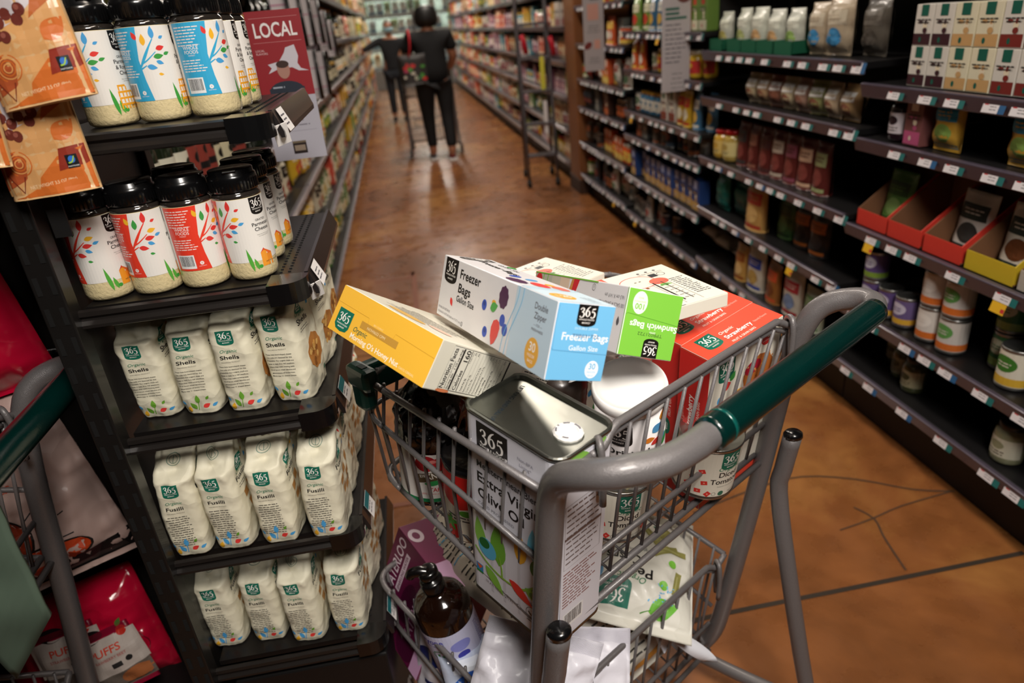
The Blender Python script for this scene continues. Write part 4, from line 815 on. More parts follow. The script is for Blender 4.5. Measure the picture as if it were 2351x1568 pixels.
    if not shells: a.build('stamp_print', e, lambda x, y, h: pt(max(-1, min(1, x/A0)), -.99, .885+y*3.2, h+.0006), .003, e=.0001)
    return e
pp = {('Shells', k): pasta_proto('Shells', 3+k*5, [-.5, .3, 0][k]) for k in range(3)}
pp.update({('Fusilli', k): pasta_proto('Fusilli', 4+k*7, [.4, -.3, .1][k]) for k in range(3)})
used = set()
def bag(kind, k, x, y, z, ang, lab, grp, lean=0, sc=1):
    pr = pp[(kind, k)]; R3 = Rz(radians(ang-9)) @ Matrix.Rotation(lean, 3, 'X') @ Matrix.Diagonal((1, 1, sc))
    if (kind, k) not in used: used.add((kind, k)); M = R3.to_4x4(); M.translation = (x, y, z); pr.matrix_world = M; tag(pr, lab, 'pasta bag', grp)
    else: dup(pr, (x, y, z), R3, lab, grp)
G = 'bags of shell pasta on the third shelf'; T = 'cream paper bag of pasta shells, '
for i, (x, y, a_, k, w) in enumerate(((-.425, 1.02, 6, 0, 'leftmost on the third shelf'), (-.358, 1.012, 4, 1, 'second from left on the third shelf'), (-.290, 1.000, 3, 2, 'third from left on the third shelf'), (-.217, 1.006, -3, 0, 'rightmost front bag on the third shelf'))): bag('Shells', k, x, y, .9205, a_, T+w, G, 0, [.93, .98, 1.02, 1.09][i])
for i, (x, y, k, w) in enumerate(((-.208, 1.112, 1, 'behind the rightmost front bag'), (-.206, 1.215, 2, 'furthest back on the right end'), (-.30, 1.11, 1, 'second row centre of the third shelf'), (-.385, 1.125, 2, 'second row left of the third shelf'))): bag('Shells', k, x, y, .9205, random.uniform(-5, 5), T+w, G)
G = 'bags of fusilli on the fourth shelf'; T = 'cream paper bag of fusilli, '
for x, y, a_, k, w in ((-.430, .976, 7, 0, 'leftmost on the fourth shelf'), (-.360, .975, 2, 1, 'second from left on the fourth shelf'), (-.288, .970, 4, 2, 'third from left on the fourth shelf'), (-.212, .964, 3, 0, 'rightmost front bag on the fourth shelf')): bag('Fusilli', k, x, y, .6905, a_, T+w, G, 0, 1.07)
for x, y, k, w in ((-.206, 1.07, 1, 'behind the rightmost bag of the fourth shelf'), (-.204, 1.17, 2, 'third back at the right end of fourth shelf'), (-.204, 1.268, 0, 'furthest back at the right end of fourth shelf'), (-.285, 1.075, 0, 'second row, under the shells, fourth shelf centre'), (-.365, 1.08, 2, 'second row left of centre, fourth shelf')): bag('Fusilli', k, x, y, .6905, random.uniform(-6, 6), T+w, G)
G = 'bags of fusilli on the bottom rack shelf'
for x, y, a_, k, w in ((-.440, 1.015, 5, 1, 'leftmost on the lowest shelf'), (-.366, 1.010, 3, 2, 'second from left on the lowest shelf'), (-.296, .992, 4, 1, 'third from left on the lowest shelf'), (-.222, .996, 2, 0, 'rightmost front bag on the lowest shelf')): bag('Fusilli', k, x, y, .4475, a_, T+w, G, 0, 1.05)
for x, y, k, w in ((-.208, 1.10, 2, 'behind the rightmost bag of the lowest shelf'), (-.206, 1.2, 1, 'third back at the right end of lowest shelf'), (-.29, 1.095, 0, 'second row centre of the lowest shelf'), (-.36, 1.11, 1, 'second row left of the lowest shelf')): bag('Fusilli', k, x, y, .4475, random.uniform(-6, 6), T+w, G)
# ---- red LOCAL sign behind the rack
def local_sign():
    e = empty('shelf_sign', (-.226, 1.56, 1.187), Rz(radians(4)) @ Matrix.Rotation(0, 3, 'X'), 'red and grey shelf sign reading LOCAL with a map and a man', 'sign')
    w, h = .106, .288
    MB().box((0, 0, h/2), (w, .002, h), mat('#a9a6b0', .5), bev=.0008).obj('card', e); MB().tube([(-w/2, .004, .2), (-w/2-.24, .004, .2)], .003, BLACK, 6).obj('clip_arm', e)
    a = Art(); a.rect(-w/2, h*.44, w/2, h, '#8c1f26'); a.text('LOCAL', 0, h*.835, .027, '#e2dcda', 'c', .02, fit=w*.78); a.rect(-w*.44, h*.955, w*.44, h*.957, '#c98a8a'); a.rect(-w*.44, h*.8, w*.44, h*.802, '#c98a8a')
    a.poly([(-.03, h*.6), (-.022, h*.635), (-.028, h*.66), (-.005, h*.675), (.008, h*.73), (.012, h*.76), (.03, h*.775), (.034, h*.7), (.03, h*.655), (.035, h*.62), (.05, h*.6), (.03, h*.605), (.018, h*.63), (-.01, h*.625)], '#c2bcc4', faces=[[0, 1, 2, 3, 12, 13], [3, 4, 5, 6, 7, 8, 12], [8, 9, 10, 11, 12]])
    a.text('LOCAL', -w*.43, h*.745, .004, '#d8b8b8'); a.text('FLAVORS', -w*.43, h*.725, .004, '#d8b8b8')
    a.ell(0, h*.475, .035, h*.07, '#262c38'); a.rect(-.035, h*.441, .035, h*.5, '#262c38'); a.ell(0, h*.62, .0125, .0175, '#a3786a'); a.ell(0, h*.655, .0125, .007, '#3a2822')
    a.lines(-w*.3, h*.5, w*.3, 1, .006, .003, '#9aa0ac'); a.rect(-w/2, 0, w/2, h*.44, '#a9a6b0'); a.lines(-w*.4, h*.4, w*.4, 2, .012, .0035, '#6a6670', al='l'); a.lines(-w*.4, h*.33, w*.7, 4, .009, .0025, '#77737c', al='l'); a.rect(-w*.4, h*.2, w*.4, h*.202, '#8a8690')
    a.rect(-.013, h*.04, .015, h*.12, '#241a18'); a.rect(-.013, h*.115, .015, h*.13, '#6a5c4a'); a.rect(-.010, h*.06, .012, h*.1, '#8a7a6a')
    a.build('printed_face', e, lambda X, Y, hh: Vector((X, -.001-hh, Y)), e=.00025, rough=.4)
local_sign()
# ---------------------------------------------------------------- brown snack pouches at the top left
def caramel(x, y, z, ang, tilt, lab, seed, first=[]):
    R3 = Matrix.Rotation(radians(ang), 3, 'Y') @ Matrix.Rotation(tilt, 3, 'X')
    if first: return dup(first[0], (x, y, z), R3, lab)
    e = empty('snack_pouch', (0, 0, 0), None, lab, 'snack bag', 'orange and tan snack pouches at the top left'); first.append(e)
    w, h = .1, .2; mb = MB(); sm = pillow(mb, w, h, .032, mat('#cfa878', .38, coat=.3, bump=.3, bscale=40, var=.04), n=18, crimp=.006, foot=1, seed=seed, amp=.003); mb.obj('pouch_body', e)
    a = Art(); a.rect(-w*.495, .006, w*.495, h*.97, '#cf9a62'); a.poly([(-w/2+.001, .002), (w/2-.001, .002), (w/2-.001, .03), (.02, .022), (-.01, .012), (-.03, .004)], '#c8682a', [[0, 1, 2, 3, 4, 5]])
    a.poly([(-.012, .004), (w/2-.001, .004), (w/2-.001, .05), (.02, .042), (-.005, .022)], '#c96a2c'); a.poly([(-.049, .012), (-.02, .022), (-.012, .045), (-.03, .055), (-.049, .05)], '#a8502c'); a.stroke([(-.04, .03, .002), (-.028, .008, .002), (-.02, .03, .002)], '#7a3020', sub=0)
    a.poly([(.018, .026), (.024, .05), (.049, .052), (.049, .03)], '#8a2f20')
    a.poly([(-.02, .075), (.01, .085), (.03, .10), (.03, .17), (-.02, .17)], '#c9c2c6'); a.poly([(.018, .082), (.049, .10), (.049, .19), (.03, .19), (.034, .12)], '#b5602c'); a.leaf(.03, .10, .035, .010, 1.4, '#9a4420'); a.leaf(.024, .06, .03, .010, .7, '#c96a2c')
    a.text('STYLE', .004, .155, .0055, '#5a2418', 'c', .01); a.text('CARAMELS', .002, .145, .0075, '#7a2c1c', 'c', .03, fit=.045); a.text('sweetened', .002, .134, .004, '#4a4a5a', 'c', .01)
    for x_, y_ in ((-.024, .09), (-.014, .083), (-.004, .09), (.006, .083), (-.03, .078), (-.02, .072), (-.036, .068), (-.012, .069), (.012, .092)): a.ell(x_, y_, .0062, .0062, '#6a3028', 16); a.ell(x_-.0015, y_+.002, .0028, .0028, '#925448', 10)
    for k in range(4): a.ring(-.022, .040, .014-.003*k, .0012, '#c8682a' if k % 2 == 0 else '#d89a5a')
    a.text('NET WEIGHT 3.5 OZ (99g)', .006, .0125, .0038, '#e8c8a0', 'c', .008, rot=.06, fit=.052); a.rect(.028, .027, .040, .042, '#101418', .0); a.ell(.034, .0365, .0035, .004, '#2a6ac0'); a.stroke([(.030, .033, .0015), (.034, .034, .0015), (.037, .040, .001)], '#9ac03c'); a.text('FAIRTRADE', .034, .0285, .0016, '#e8e8e8', 'c')
    a.build('printed_front', e, lambda X, Y, hh: sm(X, Y, hh), .008, e=.00006, rough=.38, coat=.2)
    M = R3.to_4x4(); M.translation = (x, y, z); e.matrix_world = M
caramel(-.412, .885, 1.279, -3, -.05, 'lowest of the orange and tan snack pouches at the top left', 2)
caramel(-.377, .868, 1.379, -6, -.08, 'orange and tan snack pouch overlapping the lowest one', 2)
caramel(-.487, .862, 1.322, 4, -.03, 'orange and tan snack pouch cut by the left picture edge, behind the lowest', 2)
caramel(-.452, .846, 1.474, -9, -.05, 'topmost orange and tan snack pouch at the picture corner', 2)
cs = empty('clip_strip', (-.43, .9, 1.4), None, 'thin black hanging strip holding the snack pouches', 'display strip'); MB().box((0, 0, .2), (.02, .003, .75), BLACK).obj('strip', cs)
for k in range(4): MB().box((0, -.012, -.05+k*.1+.15), (.02, .022, .005), BLACK).obj('clip', cs)
# ---------------------------------------------------------------- shopping cart
BGR = mat('#0b3d35', .35, coat=.3, var=.08)
def cart(name, M0, R0, label, rear=True):
    e = empty(name, M0, R0, label, 'shopping cart', None); Wd = .55
    # main tube: left leg, handle loop, right leg
    leg = lambda u_: [(u_, .16, .085), (u_, .15, .12), (u_, .115, .2), (u_, .09, .33), (u_, .045, .62), (u_, .012, .85)]
    P = leg(0)+[(0, -.0, .93), (-.004, -.018, .968), (-.004, -.05, .99), (.012, -.083, 1.0), (.055, -.108, 1.0), (.10, -.115, 1.0), (.13, -.115, 1.0), (.3, -.114, 1.0), (.50, -.112, 1.0), (.545, -.110, 1.0), (.572, -.098, 1.0), (.580, -.072, .998), (.567, -.035, .985), (.553, -.012, .95)]+[(.55, y, z) for _, y, z in leg(0)[::-1]]
    MB().tube(P, .0168, GREY, 16, sub=4).obj('frame_tube', e)
    g = MB(); g.tube([(.128, -.115, 1.0), (.135, -.115, 1.0), (.3, -.114, 1.0), (.53, -.112, 1.0), (.543, -.112, 1.0)], [.0198, .0203, .0200, .0198, .019], GREEN, 24)
    hg = g.obj('grip', e)
    MB().tube([(.15, -.115, 1.0), (.156, -.115, 1.0)], .0206, mat('#0a4a44', .2, coat=.5, var=0), 24).obj('grip_ring', hg)
    for u_ in (0, .55):
        s = 1 if u_ else -1
        if rear: MB().tube([(u_+s*.01, -.006, .738), (u_+s*.012, .006, .66), (u_+s*.012, .010, .61), (u_+s*.014, -.02, .45), (u_+s*.018, -.08, .18), (u_+s*.02, -.11, .11)], .0155, GREY, 16, sub=3).obj('rear_leg', e)
        if rear: MB().lathe([(0, .006), (.012, .005), (.0158, .001), (.0158, -.006)], BLKPL, c=(u_+s*.01, -.006, .741), rot=Matrix.Rotation(-.12, 3, 'X'), n=20).obj('end_cap', e)
        MB().tube([(u_, .17, .085), (u_+s*.012, .06, .095), (u_+s*.03, -.05, .1), (u_+s*.03, -.13, .1)], .014, GREY, 12, sub=3).obj('base_rail', e)
        MB().tube([(u_, .15, .09), (u_*.92+.02, .5, .11), (u_*.86+.04, .62, .115)], .014, GREY, 12).obj('base_rail', e)
        for v_, uu in ((-.12, u_+s*.03), (.6, u_*.86+.04)):
            MB().box((uu, v_-.005, .085), (.034, .05, .03), GREY, bev=.004).obj('caster_fork', e)
            MB().lathe([(.012, -.014), (.046, -.013), (.05, -.008), (.05, .008), (.046, .013), (.012, .014)], mat('#1c1b1c', .6), c=(uu, v_-.01, .05), rot=Matrix.Rotation(pi/2, 3, 'Y'), n=24).obj('wheel', e)
    def basket(nm, rim, mid, bot, rear_n, side_n, hook):
        """rim, mid, bot: corner lists rear-left, front-left, front-right, rear-right"""
        b = MB(); wr = .0028
        rimo = MB(); 
        def rnd(c, k=.04, open_=True):
            c = [Vector(x) for x in c]; out = [c[0]]
            for i in (1, 2): p = c[i]; a_, b_ = (c[i-1]-p).normalized(), (c[i+1]-p).normalized(); out += [p+a_*k*2.2, p+a_*k*1.5, p+a_*k, p+(a_*.55+b_*.10)*k, p+(a_+b_)*k*.27, p+(a_*.10+b_*.55)*k, p+b_*k, p+b_*k*1.5, p+b_*k*2.2]
            return out+[c[3]]
        rimo.tube(rnd(rim), .0052, GREY, 10, sub=2)
        rl, rr_ = Vector(rim[0]), Vector(rim[3]); up = Vector((0, 0, 1))
        rimo.tube([rl, rl+Vector((0, -.004, .012)), rl+Vector((.012, -.006, .022)), rl+Vector((.06, -.002, .026))] if nm == 'upper_basket' else [rl, rl+Vector((.02, 0, .004))], .0048, GREY, 10, sub=3)
        rz_ = rl.z+(.026 if nm == 'upper_basket' else 0); z0 = rz_
        hb = [(rl.x+.06, rl.y-.002, z0), (rl.x+.085, rl.y, z0+.0), (rl.x+.11, rl.y+.004, z0+.014), (rl.x+.16, rl.y+.004, z0+.016), (rr_.x-.09, rr_.y+.004, z0+.016), (rr_.x-.05, rr_.y+.004, z0+.012), (rr_.x-.03, rr_.y, z0+.002), (rr_.x, rr_.y, rr_.z)]
        rimo.tube(hb, .0056, GREY, 12, sub=3); rimo.tube([(p[0], p[1]+.004, p[2]-.013) for p in hb[2:-1]], .004, GREY, 10, sub=2)
        ro = rimo.obj(nm+'_rim', e)
        for x in (rl.x+.073, rr_.x-.03):
            hk = MB(); hk.tube([(x+.008, rl.y+.002, z0-.07), (x+.008, rl.y+.006, z0-.01), (x+.006, rl.y+.004, z0+.010), (x, rl.y-.004, z0+.017), (x-.006, rl.y-.012, z0+.010), (x-.006, rl.y-.014, z0-.02), (x-.006, rl.y-.012, z0-.07)], .0046, GREY, 10, sub=3); hk.obj('hinge_hook', e)
        mt = MB(); mt.tube(rnd(mid), .0044, GREY, 8, sub=2); mt.tube(rnd(bot), .0052, GREY, 8, sub=2); mt.obj(nm+'_hoops', e)
        def at(c, k, t): a, b_ = Vector(c[k]), Vector(c[(k+1) % 4]); return a.lerp(b_, t)
        for k, n, pn in ((0, side_n, 'side_wires'), (1, rear_n, 'nose_wires'), (2, side_n, 'side_wires')):
            w = MB()
            for i in range(n):
                t = (i+.6)/(n+.2); a, b_, c = at(rim, k, t), at(mid, k, t), at(bot, k, t); out = Vector(((-1, 0, 0), (0, 1, 0), (1, 0, 0))[k])*.006
                w.tube([a+Vector((0, 0, .006))-out, b_-out*.6, c-out*.6+Vector((0, 0, -.012)), c-out*2.2+Vector((0, 0, -.014))], wr, GREY, 6)
            w.obj(nm+'_'+pn, e)
        w = MB(); rb = [Vector(bot[0]), Vector(bot[3])]; rt = z0
        rb0 = Vector((rb[0].x, rb[0].y-.0, rb[0].z)); rb1 = Vector((rb[1].x, rb[1].y, rb[1].z))
        for i in range(rear_n):
            t = (i+.7)/(rear_n+.4); c = rb0.lerp(rb1, t); a = Vector((rl.x+(rr_.x-rl.x)*t, rl.y+.003, rl.z+(.012 if .12 < t < .9 else 0)+(.02 if nm == 'upper_basket' else 0)))
            w.tube([a, a.lerp(c, .5)+Vector((0, .002, 0)), c+Vector((0, .002, -.008))], wr*1.08, GREY, 6)
        w.tube([Vector((rl.x+.01, rl.y+.0, 0))*1+Vector((0, (rb0.y-rl.y)*.72, z0+(rb0.z-z0)*.74)), Vector((rr_.x-.01, rr_.y+(rb1.y-rr_.y)*.72, z0+(rb1.z-z0)*.74))], .0048, GREY, 8)
        w.tube([rb0, rb1], .0056, GREY, 8); w.tube([rb0+Vector((0, -.012, -.012)), rb1+Vector((0, -.012, -.012))], .0056, GREY, 8); w.obj(nm+'_rear_gate', e)
        w = MB(); fl = [Vector(b_) for b_ in bot]; dz = Vector((0, 0, -.004))
        for i in range(13): t = (i+.5)/13; w.tube([fl[0].lerp(fl[3], t)+dz, fl[1].lerp(fl[2], t)+dz], .0022, GREY, 6)
        for i in range(8): t = (i+.5)/8; w.tube([fl[0].lerp(fl[1], t)+dz*2, fl[3].lerp(fl[2], t)+dz*2], .0028, GREY, 6)
        w.obj(nm+'_floor_grid', e)
    basket('upper_basket', [(0.004, 0, .93), (-.002, .40, .952), (.552, .40, .952), (.546, 0, .945)], [(.006, .022, .812), (0, .425, .885), (.55, .425, .885), (.544, .022, .812)], [(.014, .05, .685), (.008, .42, .768), (.54, .42, .768), (.536, .05, .685)], 14, 12, True)
    basket('lower_basket', [(.006, .10, .405), (.0, .52, .475), (.55, .52, .475), (.545, .10, .42)], [(.01, .12, .27), (.004, .535, .39), (.545, .535, .39), (.54, .12, .27)], [(.015, .13, .16), (.01, .52, .27), (.54, .52, .27), (.535, .13, .16)], 13, 12, True)
    # green plastic bumper corners on the front of the upper basket
    for s, u_ in ((-1, .0),):
        mb = MB(); u0 = u_+s*.006
        mb.box((u0-s*.032, .408, .955), (.088, .020, .026), BGR, bev=.005); mb.box((u0, .390, .957), (.026, .058, .036), BGR, bev=.008); mb.box((u0-s*.002, .398, .93), (.024, .036, .06), BGR, bev=.008); mb.box((u0-s*.05, .402, .938), (.05, .016, .034), BGR, bev=.004)
        cb = mb.obj('bumper_corner', e); MB().box((u0, .385, .9755), (.009, .016, .0012), mat('#02201d', .6)).obj('slot', cb)
    return e
CT = cart('shopping_cart', CO, CR, 'grey wire two-tier shopping cart with green handle, full of groceries')
C2O, C2R = cartframe((-.642, .462), 90)
CT2 = cart('shopping_cart', C2O, C2R, 'dim second shopping cart cut by the left edge of the picture', False)
C3O, C3R = cartframe((.06, 8.66), 2)
dup(CT, C3O, C3R, 'blurred shopping cart pushed by the person in black')
CT['group'] = 'shopping carts'; CT2['group'] = 'shopping carts'
for o in COL.objects:
    if o.get('label', '').startswith('blurred shopping cart'): o['group'] = 'shopping carts'
# ---------------------------------------------------------------- boxes in the cart
def boxthing(name, pos, R3, dims, label, cat, m, group=None, bev=.0012, part='carton'):
    e = empty(name, pos, Rmat(R3) if not isinstance(R3, Matrix) else R3, label, cat, group)
    MB().box((0, 0, 0), dims, m, bev=bev).obj(part, e); return e
PW = mat('#e2e0e2', .42, coat=.15, var=.02)
# freezer bags box
D = (.31, .074, .085)
fz = boxthing('bag_box', (.101, .793, 1.089), ((.321, .903, .284), (-.943, .279, .18), (.083, -.326, .942)), D, 'white and blue freezer bag box lying on top of the full cart', 'box', PW)
a = Art(); a.rect(.066, -.0420, .1545, .042, '#c3d9e8'); a.logo(-.124, .0415, .042, LOGOK, .034)
a.text('Freezer', -.0925, .0205, .0125, '#151313', bold=.02, fit=.064, sx=1); a.text('Bags', -.0925, .0015, .0125, '#151313', bold=.02, fit=.039); a.text('Gallon Size', -.094, -.0110, .0085, '#151313', bold=.012, fit=.056)
a.leaf(-.113, -.0105, .0135, .004, -.9, '#dc3a38'); a.text('30 GALLON SIZE BAGS', -.149, -.031, .0032, '#6c6a6e', sx=.9, fit=.040); a.text('10.56 IN X 10.75 IN (26.8 cm X 27.3 cm)', -.149, -.0375, .0032, '#6c6a6e', fit=.078); a.ring(-.066, -.0365, .0030, .0006, '#4a484c'); a.text('U', -.066, -.0378, .0026, '#4a484c', 'c')
a.ell(.0375, .0215, .0115, .0135, '#4a1c48', 36, wob=.06); a.ell(-.0094, .0023, .0065, .0068, '#2c50b8'); a.ell(-.0094, .0042, .003, .003, '#1c3888'); a.leaf(.010, .012, .016, .0052, -.55, '#e9ae2c'); a.leaf(.008, .002, .02, .006, .35, '#4aa648')
a.ell(.0428, -.0050, .0066, .0072, '#2c50b8'); a.ell(.0522, -.0143, .0066, .0072, '#2c50b8'); a.ell(.0026, -.0290, .0064, .0068, '#2c50b8'); a.ell(.0026, -.0272, .003, .003, '#1c3888')
a.poly([(.024, -.0400), (.031, -.0360), (.0375, -.0260), (.0400, -.0160), (.0370, -.0090), (.0300, -.0070), (.0220, -.0100), (.0180, -.0190), (.0190, -.0300)], '#e2423e')
for dx in (0, .0105): a.stroke([(.0725+dx, .042, .0011), (.071+dx, .025, .0011), (.062+dx, .004, .0011), (.052+dx, -.018, .0011), (.049+dx, -.042, .0011)], '#6cc0e4')
a.text('Double', .111, .0255, .0075, '#5c5c66', bold=.01, fit=.028); a.text('Zipper', .113, .0150, .0075, '#5c5c66', bold=.01, fit=.026); a.text('— FOR —', .124, .0070, .0030, '#6c6c76', 'c'); a.text('FRESHNESS', .124, .0015, .0030, '#6c6c76', 'c', .01, fit=.025)
a.ell(.1205, -.0225, .0148, .0170, '#e9ab38'); a.text('30', .1205, -.0210, .0105, '#fbf6ec', 'c', .03); a.text('FREEZER', .1205, -.0275, .0036, '#fbf6ec', 'c', fit=.016); a.text('BAGS', .1205, -.0335, .0036, '#fbf6ec', 'c')
a.build('long_side_print', fz, fmap(D, '-y'), rough=.42)
a = Art(); a.rect(-.0362, -.0418, .0362, .0418, '#74bce8'); a.logo(.0015, .0418, .0250, LOGOK, .0240)
a.text('DOUBLE ZIPPER', .004, .0145, .0026, '#d8ecf6', 'c', fit=.030); a.text('Freezer Bags', .0045, .0025, .0085, '#f6fafc', 'c', .03, fit=.060); a.text('TPB031722', .004, .0058, .0040, '#5a6a8a', 'c', 0, fit=.034); a.text('Gallon Size', .0045, -.0085, .0058, '#eaf4fa', 'c', .012, fit=.038)
a.ell(.0205, -.0290, .0088, .0100, '#f2f6fa'); a.text('30', .0205, -.0285, .0068, '#6cb8e2', 'c', .02); a.text('FREEZER', .0205, -.0330, .0023, '#8cc6e8', 'c'); a.text('BAGS', .0205, -.0368, .0023, '#8cc6e8', 'c')
a.stroke([(-.0362, -.0060, .0005), (-.0345, -.0088, .0005), (.0362, -.0118, .0005)], '#5a9cc8', sub=0); a.stroke([(-.0350, .0395, .0007), (-.0360, .0180, .0007), (-.0345, -.0085, .0004)], '#5ea2cc', sub=0)
a.build('end_flap_print', fz, fmap(D, '+x'), rough=.4)
a = Art(); a.rect(.070, -.036, .1545, .036, '#ccdfe9'); a.text('Freezer Bags', -.118, -.002, .012, '#151313', bold=.02, fit=.11, rot=0); a.text('Gallon Size', -.1, .018, .008, '#151313', fit=.06); a.logo(-.135, .028, .026, LOGOK, .05); a.leaf(-.09, .0300, .022, .006, .1, '#4aa648'); a.ell(.034, -.022, .02, .011, '#4a1c48', 30, wob=.06); a.ell(.0, -.006, .008, .008, '#2c50b8'); a.ell(.02, .006, .008, .008, '#5aa0d8'); a.ell(.056, -.002, .018, .010, '#e2423e'); a.leaf(.04, .014, .02, .006, .2, '#e9ae2c'); a.ell(.070, .018, .016, .009, '#e8755a')
for dx in (0, .0105): a.stroke([(.0725+dx, -.036, .0011), (.076+dx, 0, .0011), (.070+dx, .036, .0011)], '#6cc0e4')
a.ell(.1223, -.012, .0165, .015, '#e9ab38'); a.text('30', .1223, -.0125, .0105, '#fbf6ec', 'c', .03); a.text('BAGS', .1223, -.020, .0036, '#fbf6ec', 'c'); a.lines(.115, .022, .036, 3, .0045, .0014, '#8a98a4')
a.build('top_print', fz, fmap(D, '+z'), rough=.42)
# cereal box
D = (.195, .29, .062)
ce = boxthing('cereal_box', (.024, .873, 1.003), ((.588, .613, .527), (-.795, .557, .24), (-.147, -.56, .815)), D, 'yellow-ended oat cereal box leaning over the front left corner of the cart', 'cereal box', mat('#dedac9', .45, coat=.15, var=.02))
a = Art(); Y_ = '#f0b93e'; a.rect(-.0972, -.0306, .0972, .0306, Y_); a.stroke([(-.0972, .0085, .0005), (-.030, .0080, .0005), (-.028, .0000, .0005)], '#c8942a', sub=0); a.stroke([(.022, -.002, .0005), (.024, .0075, .0005), (.0972, .0060, .0005)], '#c8942a', sub=0)
a.poly([(-.0880, .0030), (-.0582, .0030), (-.0582, -.0190), (-.062, -.0245), (-.0725, -.0262), (-.083, -.0245), (-.0880, -.0190)], LOGOG); a.d365(-.0731, -.0072, .0115, '#f4f0ea', sx=.98); a.text('WHOLE FOODS', -.0731, -.0176, .0020, '#f4f0ea', 'c', .01, fit=.0225); a.text('MARKET', -.0731, -.0215, .0020, '#f4f0ea', 'c', .01, fit=.0135)
a.text('Organic', -.0500, -.0165, .0068, '#155c4c', bold=.008, sh=.25, fit=.028); a.text("Morning O's Honey Nut", -.0505, -.0262, .0072, '#fbf3df', bold=.022, fit=.098); a.text('OATS CEREAL', .050, -.0262, .0030, '#f8e2ae', fit=.028)
a.rect(-.040, -.0082, .034, .0010, '#c1913c'); a.text('BB112ORHC', -.008, .0022, .0026, '#f6dc9c', 'c'); a.text('NOV0622 CPM', -.008, -.0058, .0036, '#f0dcae', 'c', fit=.036)
a.build('end_flap_print', ce, fmap(D, '-y'), rough=.4)
a = Art(); K = '#2a2622'; R9 = pi/2
a.rect(-.122, -.0275, .120, .0285, '#e1decf'); a.stroke([(-.1215, -.027, .0006), (-.1215, .028, .0006), (.112, .028, .0006), (.112, -.027, .0006), (-.1215, -.027, .0006)], K, sub=0)
a.text('Nutrition Facts', -.1135, -.0255, .0072, K, bold=.03, rot=R9, fit=.051); a.text('about 8 servings per container', -.1095, -.0255, .0026, '#6a655c', rot=R9, fit=.036); a.text('Serving size    1 1/2 cup (41g)', -.1050, -.0255, .0030, K, bold=.02, rot=R9, fit=.051); a.rect(-.1035, -.026, -.1005, .027, K)
a.text('Amount Per Serving', -.0975, -.0255, .0018, '#6a655c', rot=R9); a.text('Calories', -.0905, -.0255, .0058, K, bold=.03, rot=R9, fit=.026); a.text('160', -.0895, .0265, .0082, K, 'r', .03, rot=R9); a.rect(-.0880, -.026, -.0868, .027, K); a.text('% Daily Value*', -.0838, .0265, .0019, K, 'r', rot=R9)
rows = ['Total Fat 2g', '  Saturated Fat 0g', '  Trans Fat 0g', '  Polyunsaturated Fat 0.5g', '  Monounsaturated Fat 0.5g', 'Cholesterol 0mg', 'Sodium 160mg', 'Total Carbohydrate 33g', '  Dietary Fiber 3g', '  Total Sugars 11g', '  Includes 11g Added Sugars']
for k, t in enumerate(rows):
    x = -.0792+k*.0062; a.text(t, x, -.0255, .0026, K, bold=.015 if t[0] != ' ' else 0, rot=R9); a.rect(x+.0012, -.026, x+.0015, .027, '#8a857a'); a.text(['3%', '0%', '', '', '', '0%', '7%', '12%', '11%', '', '22%'][k], x, .0265, .0026, K, 'r', rot=R9)
a.rect(-.0098, -.026, -.0068, .027, K); a.lines(.0, -.02, .045, 1, .003, .002, K)
for k in range(4): a.text(['Vitamin D 0mcg', 'Calcium 50mg', 'Iron 2mg', 'Potassium 120mg'][k], -.002+k*.0062, -.0255, .0026, K, rot=R9)
a.rect(.024, -.026, .110, .027, '#d8d4c4'); a.lines(.03, .02, .07, 9, .005, .0016, K, al='l')
a.ell(-.112, -.0288, .012, .0022, '#c9764a')
a.build('nutrition_panel', ce, fmap(D, '+x'), rough=.45)
a = Art(); a.text('365 ORGANIC', -.01, -.128, .006, '#d8cfae', 'c')
for k in range(12): a.lines(-.06, -.035+k*.0048-.07, .12, 1, .004, .0014, '#6a655c', seed=k)
a.ell(.0, -.118, .035, .012, '#d9ae5c'); a.lines(-.03, .04, .1, 12, .006, .0016, '#8a857a'); a.ell(.047, -.101, .02, .01, '#dcb9a4')
a.build('back_panel_print', ce, fmap(D, '+z'), rough=.45)
# sandwich bag box
D = (.268, .08, .083)
sw = boxthing('bag_box', (.227, .866, 1.039), ((.255, .918, .305), (-.945, .17, .281), (.206, -.36, .91)), D, 'green-ended white sandwich bag box lying upside down beside the freezer box', 'box', PW)
a = Art(); GR = '#7cc142'; a.rect(-.0392, -.0406, .0392, .0406, GR); a.ell(-.0215, .0245, .0105, .0140, '#e8eee0'); U = pi
a.text('100', -.0215, .0210+.0022, .0072, GR, 'c', .03, rot=U); a.text('SANDWICH', -.0215, .0268, .0022, '#9ad070', 'c', rot=U, fit=.016); a.text('BAGS', -.0215, .0312, .0022, '#9ad070', 'c', rot=U)
a.text('Sandwich Bags', .0042, .0012, .0078, '#f2f6ec', 'c', .03, rot=U, fit=.070); a.text('TPB021722', .001, -.0105, .0042, '#3a5a28', 'c', rot=U, fit=.036); a.text('ZIPPER', .004, -.0085, .0022, '#e8f0da', 'c', .01, rot=U)
a.logo(.0052, -.0405, .0225, LOGOK, .0235, rot=U); a.stroke([(-.0392, .0085, .0005), (-.036, .0105, .0005), (.0392, .0030, .0005)], '#5a9c30', sub=0)
a.build('end_flap_print', sw, fmap(D, '+x'), rough=.42)
a = Art(); a.rect(-.1338, -.0406, -.0760, .0406, '#b9b7a8'); a.rect(-.0760, -.0406, -.048, .0406, '#c8c0b0'); a.rect(-.048, -.0406, -.020, .0406, '#dcc4ae')
for x in (-.108, -.094): a.stroke([(x, -.04, .002), (x+.004, .04, .002)], GR)
